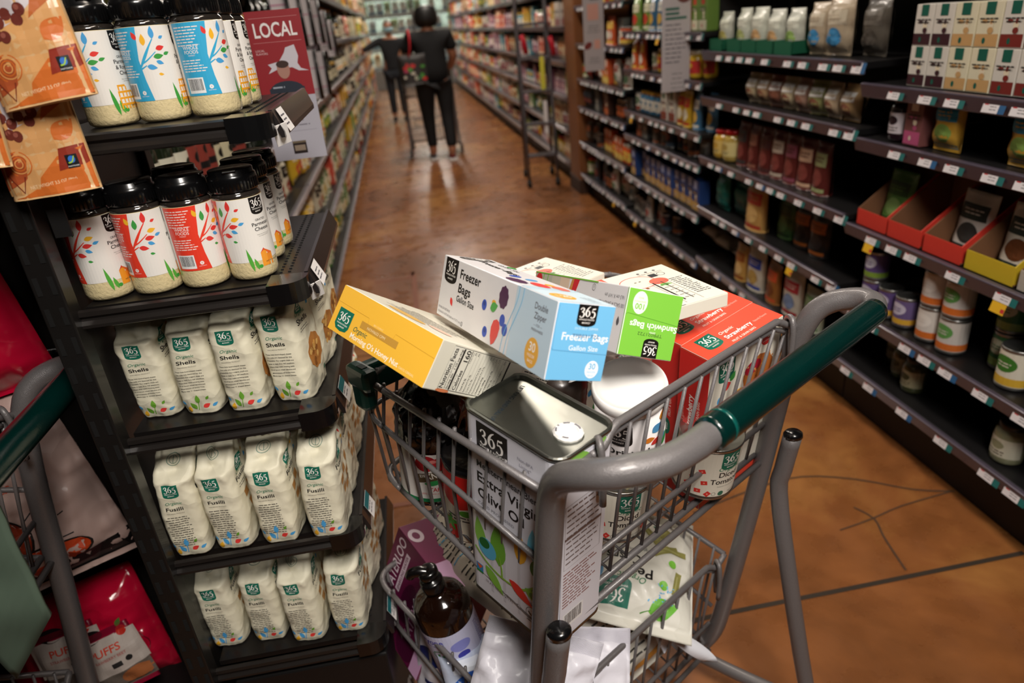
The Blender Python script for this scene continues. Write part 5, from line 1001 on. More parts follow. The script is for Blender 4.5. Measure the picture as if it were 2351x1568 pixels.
a.ell(-.119, .026, .012, .014, '#cf2c34'); a.poly([(-.012, .0406), (-.006, .0406), (-.016, -.01), (-.028, -.01)], '#c98a4a'); a.poly([(-.006, .0406), (.010, .0406), (-.002, .01), (-.016, -.01)], '#cf2c34')
a.ring(.050, .033, .0045, .0006, '#6a686c'); a.text('U', .050, .0350, .004, '#6a686c', 'c', rot=U); a.text('100 SACS À SANDWICH', .098, .0150+.004, .0050, '#77757a', 'c', rot=U, fit=.064); a.text('16.5 cm X 14.9 cm', .098+.006, .0290, .0050, '#77757a', 'c', rot=U, fit=.046)
a.rect(-.134, .0395, .06, .0413, GR); a.rect(.1325, -.0406, .1339, .0412, GR); a.leaf(.122, -.008, .012, .003, 1.6, '#55535a')
a.build('long_side_print', sw, fmap(D, '-y'), rough=.42)
# strawberry fruit and grain bar cartons
DS = (.166, .054, .29); RS = Rmat(((.878, -.479, -.024), (.471, .87, -.144), (.09, .115, .989)))
def orth(R):
    x = R.col[0].normalized(); z = R.col[2]; z = (z-x*z.dot(x)).normalized(); y = z.cross(x); return Matrix((x, y, z)).transposed()
RS = orth(RS); TOP = Vector((.428, .869, .883))+RS@Vector((0, 0, .1015)); TOP = Vector((0, 0, H))+(TOP-Vector((0, 0, H)))*1.06; RS = RS@Matrix.Diagonal((1.06, 1.06, 1.06))
CORAL = '#f0513a'; RED2 = '#cf2a26'
def straw(off, label, first=[]):
    pos = TOP+RS@(Vector(off)+Vector((0, 0, -DS[2]/2)))
    if first: return dup(first[0], pos, RS, label)
    e = boxthing('bar_carton', pos, RS, DS, label, 'box', mat('#e9e3d4', .42, coat=.15, var=.02), 'strawberry bar cartons in the cart'); first.append(e); D = DS
    a = Art(); a.rect(-.0828, -.0268, .0828, .0268, CORAL); a.poly([(-.0665, .0268), (-.0330, .0268), (-.0310, -.0060), (-.0345, -.0175), (-.0455, -.0200), (-.0590, -.0185), (-.0665, -.0120)], LOGOG) if 0 else a.logo(-.0470, .0200, .0330, LOGOG, .0320)
    a.text('Organic', -.0230, .0045, .0062, '#f7efe6', bold=.006, sh=.25, fit=.030); a.text('Strawberry', -.0230, -.0085, .0085, '#fdf8f2', bold=.03, fit=.058); a.text('Naturally Flavored', .0400, -.0080, .0042, '#f4b8a8', fit=.030); a.text('FRUIT & GRAIN BARS', -.0230, -.0190, .0042, '#fbe6dc', bold=.008, fit=.052)
    a.build('top_print', e, fmap(D, '+z'), rough=.42)
    a = Art(); Hf = D[2]/2-.0005; a.rect(-.0265, -Hf, .0265, Hf, RED2); zc = lambda z: z+DS[2]/2-.1015
    a.rect(-.0265, zc(.098), .0265, zc(.1), '#d8452f')
    R9 = pi/2; a.logo(-.0235, zc(-.060), .034, LOGOG, .038, rot=R9)
    a.text('Organic', -.0140, zc(-.034), .0068, '#e8a89c', bold=.004, sh=.25, rot=R9, fit=.034); a.text('Strawberry', .0010, zc(-.034), .0098, '#fbf4ee', bold=.03, rot=R9, fit=.062); a.text('FRUIT & GRAIN BARS', .0140, zc(-.038), .0050, '#f4d8cc', bold=.008, rot=R9, fit=.060)
    a.build('narrow_side_print', e, fmap(D, '-x'), rough=.42)
    a = Art(); zc = lambda z: z+DS[2]/2-.1015
    a.rect(-.0825, -Hf, .0825, Hf, '#e9e3d4'); a.rect(-.0825, zc(-.02)-.17, .0825, -Hf+.02, CORAL); a.logo(-.045, zc(.088), .036, LOGOG, .040)
    a.ell(.034, zc(.026), .036, .030, '#b5672c', 24, wob=.04); a.ell(.040, zc(-.030), .04, .034, '#c07838', 24, wob=.04); a.ell(.020, zc(.04), .020, .012, '#a8182c', 16); a.ell(.03, zc(-.012), .022, .012, '#a8182c', 16)
    rr = random.Random(3)
    for k in range(30): a.ell(rr.uniform(-.005, .07), zc(rr.uniform(-.06, .05)), .0022, .0016, rr.choice(['#e0a868', '#8a4418', '#d89048']), 7)
    a.ell(.048, zc(.083), .0155, .0155, RED2); a.text('8g', .048, zc(.082), .009, '#f6efe8', 'c', .02); a.text('WHOLE GRAINS', .048, zc(.0745), .0022, '#f6efe8', 'c')
    for q in ((-.034, .042, .018, .006, 1.0, '#3f9a45'), (-.05, .036, .018, .008, .2, '#dd3b36'), (-.06, .012, .018, .006, .9, '#4a9fd8'), (-.02, .004, .02, .007, .6, '#eeb32e'), (-.05, -.02, .02, .006, .8, '#3f9a45'), (-.03, -.045, .02, .007, .3, '#dd3b36'), (-.06, -.06, .018, .006, 1.1, '#4a9fd8')): a.leaf(q[0], zc(q[1]), *q[2:])
    a.text('Strawberry', -.072, zc(-.085), .014, '#171412', bold=.02, fit=.09)
    a.build('front_print', e, fmap(D, '-y'), rough=.42)
    a = Art(); a.rect(-.0825, -Hf, .0825, Hf, '#ece7dc'); a.rect(-.0825, Hf-.03, -.02, Hf, '#1d6a54'); a.rect(-.02, Hf-.05, .02, Hf, '#b5783a'); a.rect(-.0825, -Hf, .0825, -Hf+.05, CORAL)
    a.build('back_print', e, fmap(D, '+y'), rough=.42)
    return e
straw((0, 0, 0), 'red strawberry bar carton standing nearest the cart handle')
straw((.005, .0560, -.002), 'red strawberry bar carton standing just behind the nearest one')
straw((-.03, .125, -.07), 'red strawberry bar carton hidden under the right white-backed carton')
straw((-.06, .21, -.07), 'red strawberry bar carton hidden beneath the sandwich bag box')
# flat lying cartons showing their nutrition backs
def flatbox(pos, ang, dims, label, first=[], green=False, rim=None):
    R3 = Rz(ang)
    e = boxthing('bar_carton', pos, R3, dims, label, 'box', mat('#e4dfd0', .45, coat=.1, var=.02)); w, d = dims[0], dims[1]
    a = Art(); c = '#7cc142' if green else CORAL
    a.rect(-w/2+.0003, -d/2+.0003, w/2-.0003, d/2-.0003, '#e8e3d4'); a.rect(-w/2, -d/2, -w/2+.022, d/2, c)
    C0 = (-w*.16, d*.2); a.ring(C0[0]+.012, C0[1], .031, .0016, '#e2564a', 30, ry=.026); a.leaf(C0[0]-.012, C0[1]-.028, .012, .003, 2.9, '#6aa84a'); a.ell(C0[0]+.008, C0[1]+.002, .0022, .0014, '#5a4a2c'); a.ell(C0[0]+.016, C0[1]+.002, .0022, .0014, '#5a4a2c')
    a.ell(C0[0]+.042, C0[1]-.012, .016, .013, '#ee6a54'); [a.leaf(C0[0]+.042, C0[1]-.026, .012, .003, q, '#6fb84a') for q in (-.6, -1.6, -2.5, 3.6)]; a.rect(C0[0]+.007, C0[1]-.032, C0[0]+.012, C0[1]-.026, '#8a5a2c')
    a.rect(w*.14, d*.24, w*.24, d*.32, '#2c2c30'); a.ring(w*.3, d*.28, .007, .0012, '#55535a')
    for k in range(3): a.ell(w*(.08+.11*k), d*.40, .0026, .0026, '#33313a'); a.lines(w*(.04+.11*k), d*.36, .016, 2, .003, .001, '#77737a', seed=k)
    a.stroke([(w*.0, -d*.46, .0005), (w*.0, d*.12, .0005), (w*.22, d*.12, .0005), (w*.22, -d*.46, .0005)], '#55525a', sub=0); a.rect(w*.03, -d*.4, w*.045, d*.1, '#1c1a1a'); a.rect(w*.14, -d*.4, w*.147, d*.1, '#1c1a1a')
    for k in range(7): a.lines(w*.06+.0, d*.08-k*.012, w*.14, 1, .004, .0012, '#77737a', seed=k)
    a.lines(w*.26, d*.1, w*.2, 12, .0062, .0018, '#4a474e', al='l', seed=6); a.lines(-w*.30, -d*.3, w*.26, 5, .008, .0018, '#77737a', al='l', seed=8)
    a.build('back_panel_print', e, fmap(dims, '+z'), rough=.45)
    a = Art(); a.rect(-w/2, -dims[2]/2, -w/2+.05, dims[2]/2, c); a.build('side_print', e, fmap(dims, '-y'), rough=.45)
    return e
def local_box(P1, P2, z, depth, th, **k):
    """edge P1-P2 (cart u, v) is the far right short side; the box extends `depth` to the left"""
    p1, p2 = Vector(P1), Vector(P2); t = (p2-p1); L = t.length; t /= L; n = Vector((t.y, -t.x)); n = n if n.x < 0 else -n
    c = (p1+p2)/2+n*depth/2; xa = -n; ang = math.atan2(xa.y, xa.x)+radians(33)
    return flatbox(CL(c.x, c.y, z-th/2), ang, (depth, L, th), **k)
local_box((.471, .203), (.424, .048), 1.03, .138, .021, label='white-backed carton with an apple and strawberry drawing lying behind the red cartons')
local_box((.410, .415), (.408, .272), 1.02, .15, .045, label='second white-backed apple carton, furthest back at the top of the pile', green=True)
# ---------------------------------------------------------------- olive oil tin
D = (.104, .166, .32); RT = orth(Rmat(((.824, -.563, .062), (.567, .819, -.094), (.002, .112, .994))))
def tin():
    e = empty('oil_tin', (.098, .73, .823), RT, 'tall white rectangular olive oil tin with bare metal top in the cart', 'tin'); w, d, h = D; r = .019
    def ring(k, z, rr=r):
        P = []
        for cx, cy, a0 in ((w/2-r, d/2-r, 0), (-w/2+r, d/2-r, pi/2), (-w/2+r, -d/2+r, pi), (w/2-r, -d/2+r, 3*pi/2)):
            for i in range(7): a_ = a0+i*pi/12; P.append(Vector((cx+(rr+k)*cos(a_), cy+(rr+k)*sin(a_), z)))
        return P
    def loft(rings, m, cap=True):
        n = len(rings[0]); V = [v for R_ in rings for v in R_]; F = [[j*n+i, j*n+(i+1) % n, (j+1)*n+(i+1) % n, (j+1)*n+i] for j in range(len(rings)-1) for i in range(n)]
        if cap: F += [list(range(n))[::-1], [(len(rings)-1)*n+i for i in range(n)]]
        return V, F
    mb = MB(); V, F = loft([ring(0, -h/2+.003), ring(0, h/2-.0065)], 0); mb.add(V, F, mat('#dedde6', .35, coat=.3, var=.02)); mb.obj('printed_body', e)
    ST = mat('#8f918b', .33, 1, bump=.12, bscale=30, var=.1)
    mb = MB(); V, F = loft([ring(.0006, h/2-.004), ring(.002, h/2-.001), ring(.002, h/2+.002), ring(.0, h/2+.003), ring(-.003, h/2+.0015), ring(-.004, h/2-.004)], 0, False); n = 28; F.append([5*n+i for i in range(n)]); mb.add(V, F, ST); mb.obj('base_rim', e); mb = MB(); V, F = loft([ring(.0006, -h/2+.006), ring(.0015, -h/2+.002), ring(0, -h/2)], 0); mb.add(V, F, ST); mb.obj('base_rim', e)
    cy = lambda x, y, hh: Vector((x, y, h/2-.004+hh))
    mb = MB(); c = (.0014, -.0500, 0); V = []
    nn = 96; prof = [(.0, .0), (.0178, .0), (.0185, .003), (.0165, .0052), (.0120, .0052), (.0112, .0040), (0, .0045)]
    for R_, z in prof:
        for i in range(nn): a_ = 2*pi*i/nn; k = 1+.012*cos(a_*14)*(R_ > .015); V.append((c[0]+R_*k*cos(a_), c[1]+R_*k*sin(a_), h/2-.004+z))
    F = [[j*nn+i, j*nn+(i+1) % nn, (j+1)*nn+(i+1) % nn, (j+1)*nn+i] for j in range(len(prof)-1) for i in range(nn)]; mb.add(V, F, mat('#ece9e4', .4, var=0), False); mb.obj('pour_cap', e)
    a = Art()
    for a0, a1 in ((.6, 1.15), (1.6, 1.75), (2.0, 2.5), (-.6, .2), (3.4, 3.9)):
        P = []
        for i in range(7): t = a0+(a1-a0)*i/6; P += [(c[0]+.0158*cos(t), c[1]+.0158*sin(t)), (c[0]+.0135*cos(t), c[1]+.0135*sin(t))]
        a.poly(P, '#77757c', [[2*i, 2*i+2, 2*i+3, 2*i+1] for i in range(6)])
    a.build('cap_marks', e, lambda x, y, hh: Vector((x, y, h/2+.0014+hh)))
    a = Art(); a.text('LIFT RING AND PULL UP', .034, .062, .0062, '#2a3640', 'l', .012, rot=radians(198), fit=.085); a.build('embossed_print', e, cy)
    a = Art(); hb = d/2-.0125; a.poly([(-.0540, .1500), (.002, .1500), (.0020, .1060), (-.004, .1010), (-.0260, .0985), (-.049, .1010), (-.0540, .1060)], LOGOK); a.d365(-.0262, .1312, .0225, '#f4f0ea', sx=.98); a.text('WHOLE FOODS', -.0262, .1130, .0040, '#f4f0ea', 'c', .012, fit=.045); a.text('MARKET', -.0262, .1050, .0040, '#f4f0ea', 'c', .012, fit=.027)
    a.rect(.0045, .096, hb, .099, '#b9b8c2'); a.rect(.0045, .06, .0075, .096, '#cfced8'); a.text('Non-BPA', .0320, .1300, .0050, '#9896a2', 'c', fit=.026); a.text('Lining*', .0320, .1215, .0050, '#9896a2', 'c', fit=.020)
    a.text('Mediterranean Blend', -.0560, .0775, .0105, '#171518', bold=.018, fit=.116); a.text('Extra Virgin', -.0560, .0530, .0165, '#121013', bold=.026, fit=.113); a.text('Olive Oil', -.0560, .0265, .0165, '#121013', bold=.026, fit=.086); a.text('COLD PROCESSED', -.0560, .0130, .0050, '#8f8d98', fit=.068)
    for x in (-.035, -.01, .018): a.rect(x, -.14, x+.005, .005, '#cfced6')
    a.leaf(-.018, -.078, .075, .015, 1.62, '#6fae3a'); a.leaf(-.050, -.072, .060, .011, 1.75, '#86c04a'); a.ell(-.0415, -.062, .018, .018, '#5ab4d8'); a.ell(-.047, -.055, .011, .009, '#1f6a30', rot=.5); a.leaf(.023, -.042, .055, .0115, 1.57, '#e7a92c'); a.leaf(.046, -.02, .055, .0095, 1.6, '#6cc4e0'); a.ell(.052, -.030, .011, .016, '#0f7a3c', rot=-.3)
    a.stroke([(-.066, -.072, .0035), (-.045, -.088, .0035), (-.012, -.096, .0035), (.025, -.088, .0035), (.052, -.062, .0035), (.068, -.048, .0035)], '#8cbc44'); a.stroke([(-.012, -.095, .0035), (-.013, -.078, .003), (-.017, -.06, .002)], '#8cbc44')
    a.leaf(-.046, -.096, .050, .010, -.75, '#86c04a'); a.leaf(.002, -.086, .050, .0098, -.42, '#e03430'); a.leaf(.032, -.078, .035, .009, -.3, '#7cba44'); a.ell(.048, -.083, .008, .006, '#1f7a38')
    a.rect(-.066, -.118, -.052, -.104, '#3a86c0'); a.poly([(-.065, -.106), (-.059, -.114), (-.053, -.106)], '#e2602c'); a.rect(-.066, -.121, -.052, -.1175, '#2c8a3c')
    a.text('101.4 FL OZ (3.1 QT) 3 L', -.046, -.128, .0048, '#55535c', rot=-.03, fit=.055); a.ring(.020, -.126, .0045, .0007, '#4a4850', ry=.0045); a.text('U', .020, -.128, .004, '#4a4850', 'c'); a.ring(.046, -.122, .013, .0008, '#4a4850', ry=.0145); a.stroke([(.038, -.118, .003), (.046, -.124, .002), (.054, -.116, .003)], '#2c2a30'); a.rect(.035, -.136, .057, -.1345, '#4a4850')
    a.build('front_print', e, fmap(D, '-x'), rough=.35, coat=.3)
    a = Art(); hw = w/2-.012; a.rect(-hw, -.150, hw, .150, '#e3e2ea'); a.leaf(-.040, .150, .05, .013, -.2, '#86c04a'); a.leaf(.01, .118, .045, .012, 1.1, '#86c04a'); a.leaf(-.036, .116, .04, .011, -.1, '#7cba44'); a.ell(.034, .10, .006, .015, '#5ab4d8')
    a.stroke([(-.036, .085, .0006), (.032, .085, .0006), (.032, -.02, .0006), (-.036, -.02, .0006), (-.036, .085, .0006)], '#6a5a58', sub=0); a.lines(-.033, .078, .062, 11, .009, .0022, '#6a5a58', al='l', seed=4); a.rect(-.036, .030, .032, .034, '#6a5a58'); a.lines(-.036, -.030, .066, 12, .0055, .0022, '#8a5a58', al='l', seed=5); a.barcode(-.034, -.135, .04, .03)
    a.build('back_print', e, fmap(D, '-y'), rough=.35, coat=.3)
tin()
# ---------------------------------------------------------------- round goods in the upper basket
def tiltR(du, dv):
    """upright axis leaning by du, dv (cart frame)"""
    z = (CR@Vector((du, dv, 1))).normalized(); x = CR@Vector((1, 0, 0)); x = (x-z*x.dot(z)).normalized(); return Matrix((x, z.cross(x), z)).transposed()
TR = tiltR(-.02, -.17)
def can28(u_, v_, z_, ang, label, first=[], h=.105, r=.05):
    R3 = TR@Rz(radians(ang))
    if first: return dup(first[0], CL(u_, v_, z_), R3, label)
    e = empty('food_can', CL(u_, v_, z_), R3, label, 'can', 'tomato cans in the cart'); first.append(e); ST = mat('#a9a9a4', .28, .95, var=.04)
    MB().lathe([(r*.95, 0), (r*1.01, .0015), (r*1.01, .005), (r*.985, .007), (r*.985, h-.007), (r*1.01, h-.005), (r*1.01, h-.001), (r*.97, h), (r*.96, h-.005), (r*.6, h-.004), (r*.58, h-.005), (0, h-.005)], ST, n=48).obj('can_body', e)
    a = Art(); c = 2*pi*r*.986; a.rect(-c/2, .008, c/2, h-.008, '#e6e0d0'); a.logo(.002, h-.008, .034, LOGOG, .034); a.text('Organic', .002, .062, .0082, '#2c7a5c', 'c', .006, sh=.25, fit=.040); a.text('Diced', .002, .0485, .0105, '#171412', 'c', .03, fit=.034); a.text('Tomatoes', .002, .0345, .0105, '#171412', 'c', .03, fit=.058); a.text('Packed in tomato juice', .002, .0275, .0026, '#6a655c', 'c')
    rr = random.Random(5); D2 = '#d9342c'
    for x, y, ro in ((-.042, .058, .4), (-.055, .044, 1), (-.036, .036, .2), (-.062, .026, .7), (-.044, .018, .1), (.034, .02, .5), (.045, .017, 1.1), (-.072, .05, .3), (-.028, .014, .9)): a.rect(x-.005, y-.004, x+.005, y+.004, D2, rot=ro); a.ell(x, y, .0016, .0016, '#f0a08c', 6)
    a.ell(.075, .035, .022, .024, '#e02c28', 24); [a.leaf(.075, .050, .02, .004, q, '#3f9a3c') for q in (.4, 1.6, 2.8, -.8, 3.9)]; a.leaf(.05, .085, .018, .006, .6, '#4a9fd8'); a.leaf(.06, .09, .02, .007, .2, '#ee8a2a'); a.leaf(.052, .074, .022, .006, -.2, '#3f9a45'); a.leaf(.064, .068, .018, .006, .8, '#dd3b36'); a.text('NET WT 28 OZ', .022, .012, .0030, '#4a4640', 'c'); a.text('(1 LB 12 OZ) 794g', .022, .0085+.0, .0022, '#4a4640', 'c'); a.ring(-.018, .014, .0035, .0006, '#4a4640'); a.ell(-.006, .014, .005, .005, '#2c6a54', 16)
    a.rect(-.145, .012, -.105, .10, '#d8d2c2'); a.lines(-.142, .09, .034, 10, .007, .002, '#6a655c')
    a.build('paper_label', e, cylmap(r*.987), .006, e=.0001, rough=.45)
    return e
can28(.228, .112, .700, -30, 'diced tomato can standing under the white-lidded canister')
can28(.425, .090, .700, -40, 'diced tomato can at the right rear of the upper basket') if 0 else can28(.394, .062, .708, -16, 'diced tomato can with red tomato picture, right of the canister at the rear gate')
def canister():
    e = empty('crumb_canister', CL(.248, .090, .798), tiltR(-.25, -.205)@Rz(radians(-34)), 'white bread crumb canister with a glossy domed white lid', 'canister'); r, h = .0484, .179
    MB().lathe([(r*.96, 0), (r, .003), (r, h), (r*.97, h)], mat('#e6e1e0', .42, coat=.15, var=.02), n=56).obj('canister_body', e)
    lid = mat('#eeece8', .12, coat=.6, var=.0)
    mb = MB(); mb.lathe([(r*1.03, h-.014), (r*1.055, h-.012), (r*1.055, h-.002), (r*1.02, h+.004), (r*.97, h+.005), (r*.955, h+.0025), (r*.7, h+.0035), (r*.3, h+.0055), (0, h+.006)], lid, n=64); mb.obj('lid', e)
    a = Art(); a.logo(-.030, .150, .040, LOGOK, .042); a.text('Original', -.050+.0, .088, .0125, '#171412', bold=.03, fit=.064); a.text('Bread Crumbs', -.050, .073, .0075, '#171412', bold=.012, fit=.066); a.text('with sea salt', -.050, .065, .0032, '#6a655c')
    for q in ((.018, .128, .02, .009, .5, '#5aa8dc'), (.038, .140, .022, .008, 1.5, '#ee9a2c'), (.052, .135, .022, .008, 1.2, '#5aa8dc'), (.005, .116, .018, .0055, -.1, '#ee8a2a'), (.016, .104, .022, .0058, .35, '#dd3b36'), (.028, .09, .026, .006, .8, '#5aa8dc'), (.038, .086, .024, .006, 1.0, '#2f9a45'), (.046, .158, .01, .0035, 1.4, '#3f9a3c')): a.leaf(*q)
    a.ell(-.012, .034, .035, .014, '#ecae34'); a.text('NET WT 15 OZ (425g)', -.05, .016, .0042, '#5a554c', fit=.058); a.rect(.026, .016, .042, .030, '#3a86b8'); a.poly([(.028, .026), (.033, .018), (.038, .026)], '#e2602c'); a.rect(.026, .012, .042, .017, '#2c8a3c'); a.rect(.042, .018, .05, .032, '#2c3a6a')
    a.stroke([(-.02, .01, .003), (.01, .052, .003)], '#e0d4ac'); a.build('printed_label', e, cylmap(r+.0003), .006, e=.0001, rough=.4)
canister()
# torn white film and red peel tab round the canister
def film(name, P, m, label, cat, thick=.0006):
    mb = MB(); nu, nv = 14, 10; V = []
    for j in range(nv+1):
        for i in range(nu+1):
            s, t = i/nu, j/nv; a_, b_, c, d = [Vector(q) for q in P]; p = a_.lerp(b_, s).lerp(d.lerp(c, s), t); n_ = noise.noise(p*38)*.016+noise.noise(p*90)*.005; V.append(CL(*p)+Vector((n_*.4, -n_*.6, n_)))
    mb.add(V, [[j*(nu+1)+i, j*(nu+1)+i+1, (j+1)*(nu+1)+i+1, (j+1)*(nu+1)+i] for j in range(nv) for i in range(nu)], m, True); o = mb.obj(name); sol = o.modifiers.new('t', 'SOLIDIFY'); sol.thickness = thick
    tag(o, label, cat); return o
WF = mat('#dcd9d6', .25, coat=.5, var=.03)
film('plastic_film', [(.17, .13, .965), (.25, .175, .975), (.29, .135, .962), (.20, .115, .95)], WF, 'crumpled white plastic film tucked between the two bag boxes and the canister', 'plastic wrap')
def jar_dark():
    e = empty('glass_jar', CL(.205, .215, .77), TR, 'dark ribbed round jar under white film between the tin and the freezer box', 'jar'); r = .045
    prof = [(r*.9, 0), (r, .01)]
    for k in range(14): prof += [(r*.965, .02+k*.011), (r, .025+k*.011)]
    MB().lathe(prof+[(r*.8, .185), (0, .187)], mat('#2c2019', .35, coat=.3, var=.2), n=48).obj('ribbed_body', e)
jar_dark()
film('plastic_film', [(.14, .21, .962), (.20, .26, .965), (.26, .22, .955), (.19, .16, .94)], WF, 'white plastic film draped over the dark ribbed jar', 'plastic wrap')
def cherry():
    e = empty('juice_bottle', CL(.062, .350, .735), tiltR(.05, -.10)@Rz(radians(-22))@Matrix.Diagonal((1.12, 1.12, 1.05)), 'dark cherry juice bottle in glossy black wrap at the front left of the basket', 'bottle'); r = .0475
    MB().lathe([(r*.8, 0), (r*.95, .004), (r, .014), (r, .108), (r*.97, .112)], mat('#240a0c', .08, coat=.9, var=.3), n=48).obj('glass_bottle', e)
    n = 48; V = []; m_ = 30
    for j in range(m_+1):
        t = j/m_; z = .104+.128*t
        rr = r*1.03 if t < .35 else r*(1.03-.66*min(1, ((t-.35)/.45))**1.4)
        rr = max(rr, r*.40) if t < .97 else r*.40
        for i in range(n):
            a_ = 2*pi*i/n; k = noise.noise(Vector((cos(a_)*3, sin(a_)*3, z*60)))*.09+(1-2*abs(noise.noise(Vector((cos(a_)*2+4, sin(a_)*2, z*34)))))*.05; V.append((rr*(1+k)*cos(a_), rr*(1+k)*sin(a_), z+k*.02))
    F = [[j*n+i, j*n+(i+1) % n, (j+1)*n+(i+1) % n, (j+1)*n+i] for j in range(m_) for i in range(n)]+[[m_*n+i for i in range(n)]]
    MB().add(V, F, mat('#0b0708', .1, coat=1, bump=.6, bscale=70, var=.3), True).obj('black_wrap', e)
    a = Art(); c = 2*pi*r; a.rect(-c/2, .014, c/2, .100, '#e6e2dc'); a.rect(-c/2, .014, c/2, .0205, '#1a7a48'); a.ell(-.022, .084, .015, .014, '#b01c28', 20); a.ell(-.003, .080, .014, .014, '#c42430', 20); a.ell(-.012, .088, .005, .003, '#e88a84'); a.ell(.006, .046, .010, .006, '#a81c2c'); a.leaf(-.025, .048, .028, .005, .1, '#2c9a50'); a.stroke([(-.02, .1, .001), (-.026, .105, .001)], '#2c7a3c', sub=0)
    a.poly([(-.038, .048), (.040, .064), (.034, .072), (.040, .080), (-.038, .064), (-.032, .056)], '#5c4c34', [[0, 1, 2, 5], [5, 2, 3, 4]]); a.text('RW', -.030, .0585, .006, '#f4f0e8', bold=.02, rot=.2, fit=.008); a.text('KNUDSEN', -.020, .0560, .0110, '#f4f0e8', bold=.03, rot=.2, fit=.048); a.text('FAMILY', .031, .066, .0028, '#f4f0e8', rot=1.7)
    a.text('ORGANIC', .018, .0470, .0040, '#2c7a4c', bold=.01, rot=.15, fit=.020); a.text('JUST', .022, .0405, .0055, '#c0202c', bold=.02, fit=.014); a.text('TART CHERRY', -.018, .0335, .0075, '#c0202c', bold=.025, fit=.056); a.text('100% organic juice from tart cherries', -.030, .0280, .0035, '#d05a5c', sh=.2, fit=.062); a.text('from concentrate', .002, .0235, .0035, '#d05a5c', sh=.2, fit=.030)
    a.text('NO ADDED SUGAR', .003, .0945, .0028, '#33302e', bold=.01, fit=.026); a.lines(.010, .090, .022, 3, .003, .0012, '#55504c'); a.ring(.039, .090, .006, .0008, '#33302e'); a.text('USDA', .039, .0885, .003, '#33302e', 'c')
    a.build('paper_label', e, cylmap(r+.0003), .006, e=.0001, rough=.45)
cherry()
def tomcan():
    e = empty('food_can', CL(.076, .258, .708), tiltR(.0, -.12)@Rz(radians(-70)), 'black-topped tomato can with red and cream label between juice bottle and oil tin', 'can'); r, h = .050, .140
    MB().lathe([(r*.95, 0), (r, .002), (r, h-.006)], mat('#a9a9a4', .28, .95, var=.04), n=48).obj('can_body', e)
    MB().lathe([(r*1.01, h-.010), (r*1.025, h-.008), (r*1.025, h), (r*.97, h+.001), (r*.95, h-.004), (r*.75, h-.004), (r*.73, h-.006), (0, h-.006)], mat('#1b1b1d', .25, coat=.4, var=.1), n=48).obj('black_lid', e)
    a = Art(); c = 2*pi*r; a.rect(-c/2, .004, c/2, h-.01, '#e2dac6'); a.poly([(-.05, h-.01), (-.05, .085), (-.03, .075), (0, .066), (.03, .075), (.05, .09), (.05, h-.01)], '#d2201f')
    for x in (-.02, .045): a.ell(x, .022, .022, .020, '#d4221f', 24); [a.leaf(x, .034, .018, .004, q, '#4c9a2c') for q in (.3, 1.5, 2.8, -.9, 4.0)]
    a.ell(.01, .06, .012, .006, '#4c9a2c'); a.rect(.06, .01, .09, .12, '#cfc8b4'); a.lines(-.03, .050, .05, 2, .006, .0025, '#4a4640')
    a.build('paper_label', e, cylmap(r+.0003), .006, e=.0001, rough=.4)
tomcan()
def flatbag(name, w, h, t, m, pos, R3, label, cat, artf=None, crimp=.014, amp=.006, seed=1, foot=0, n=22, cut=.006, group=None, part='bag_body', p=2.2, seals=True, rough=.45):
    e = empty(name, pos, R3, label, cat, group); mb = MB(); sm = pillow(mb, w, h, t, m, n=n, crimp=crimp, foot=foot, seed=seed, amp=amp, p=p); mb.obj(part, e)
    if artf:
        a = Art(); artf(a); a.build('printed_front', e, lambda x, y, hh: sm(x, y, hh), cut, e=.00022, rough=rough)
    if seals:
        s = MB(); k = int(crimp/.0016)
        for i in range(k): z = h-.0008-i*.0016; s.tube([(-w/2+.001+w*j/8*.995, -.0011+sm(-w/2+w*j/8*.999, z, 0).y+.0004, z) for j in range(9)], .00045, m, 4)
        s.obj('crimped_seal', e)
    return e
def look(nu, nv, nz, upu=0, upv=0, upz=1, loc=True):
    """orientation whose -y axis (front) points along the cart-frame normal n, z axis close to up"""
    f = lambda a, b, c: (CR@Vector((a, b, c)) if loc else Vector((a, b, c)))
    y = -f(nu, nv, nz).normalized(); z = f(upu, upv, upz); z = (z-y*z.dot(y)).normalized(); return Matrix((y.cross(z), y, z)).transposed()
def chips(a): a.rect(-.07, .05, .07, .16, '#a8742c'); a.ell(0, .1, .05, .04, '#c99a4a'); a.ell(-.05, .19, .028, .02, '#1f5a4c'); a.poly([(-.078, .02), (.078, .02), (.078, .05), (-.078, .05)], '#d8d0b4')
flatbag('snack_bag', .16, .25, .06, mat('#d8cfae', .4, coat=.2, bump=.4, bscale=40), CL(.155, .365, .735), look(-.6, -.6, .2), 'tan and cream snack bag between the juice bottle and the oil tin', 'snack bag', chips, foot=1, seed=3)
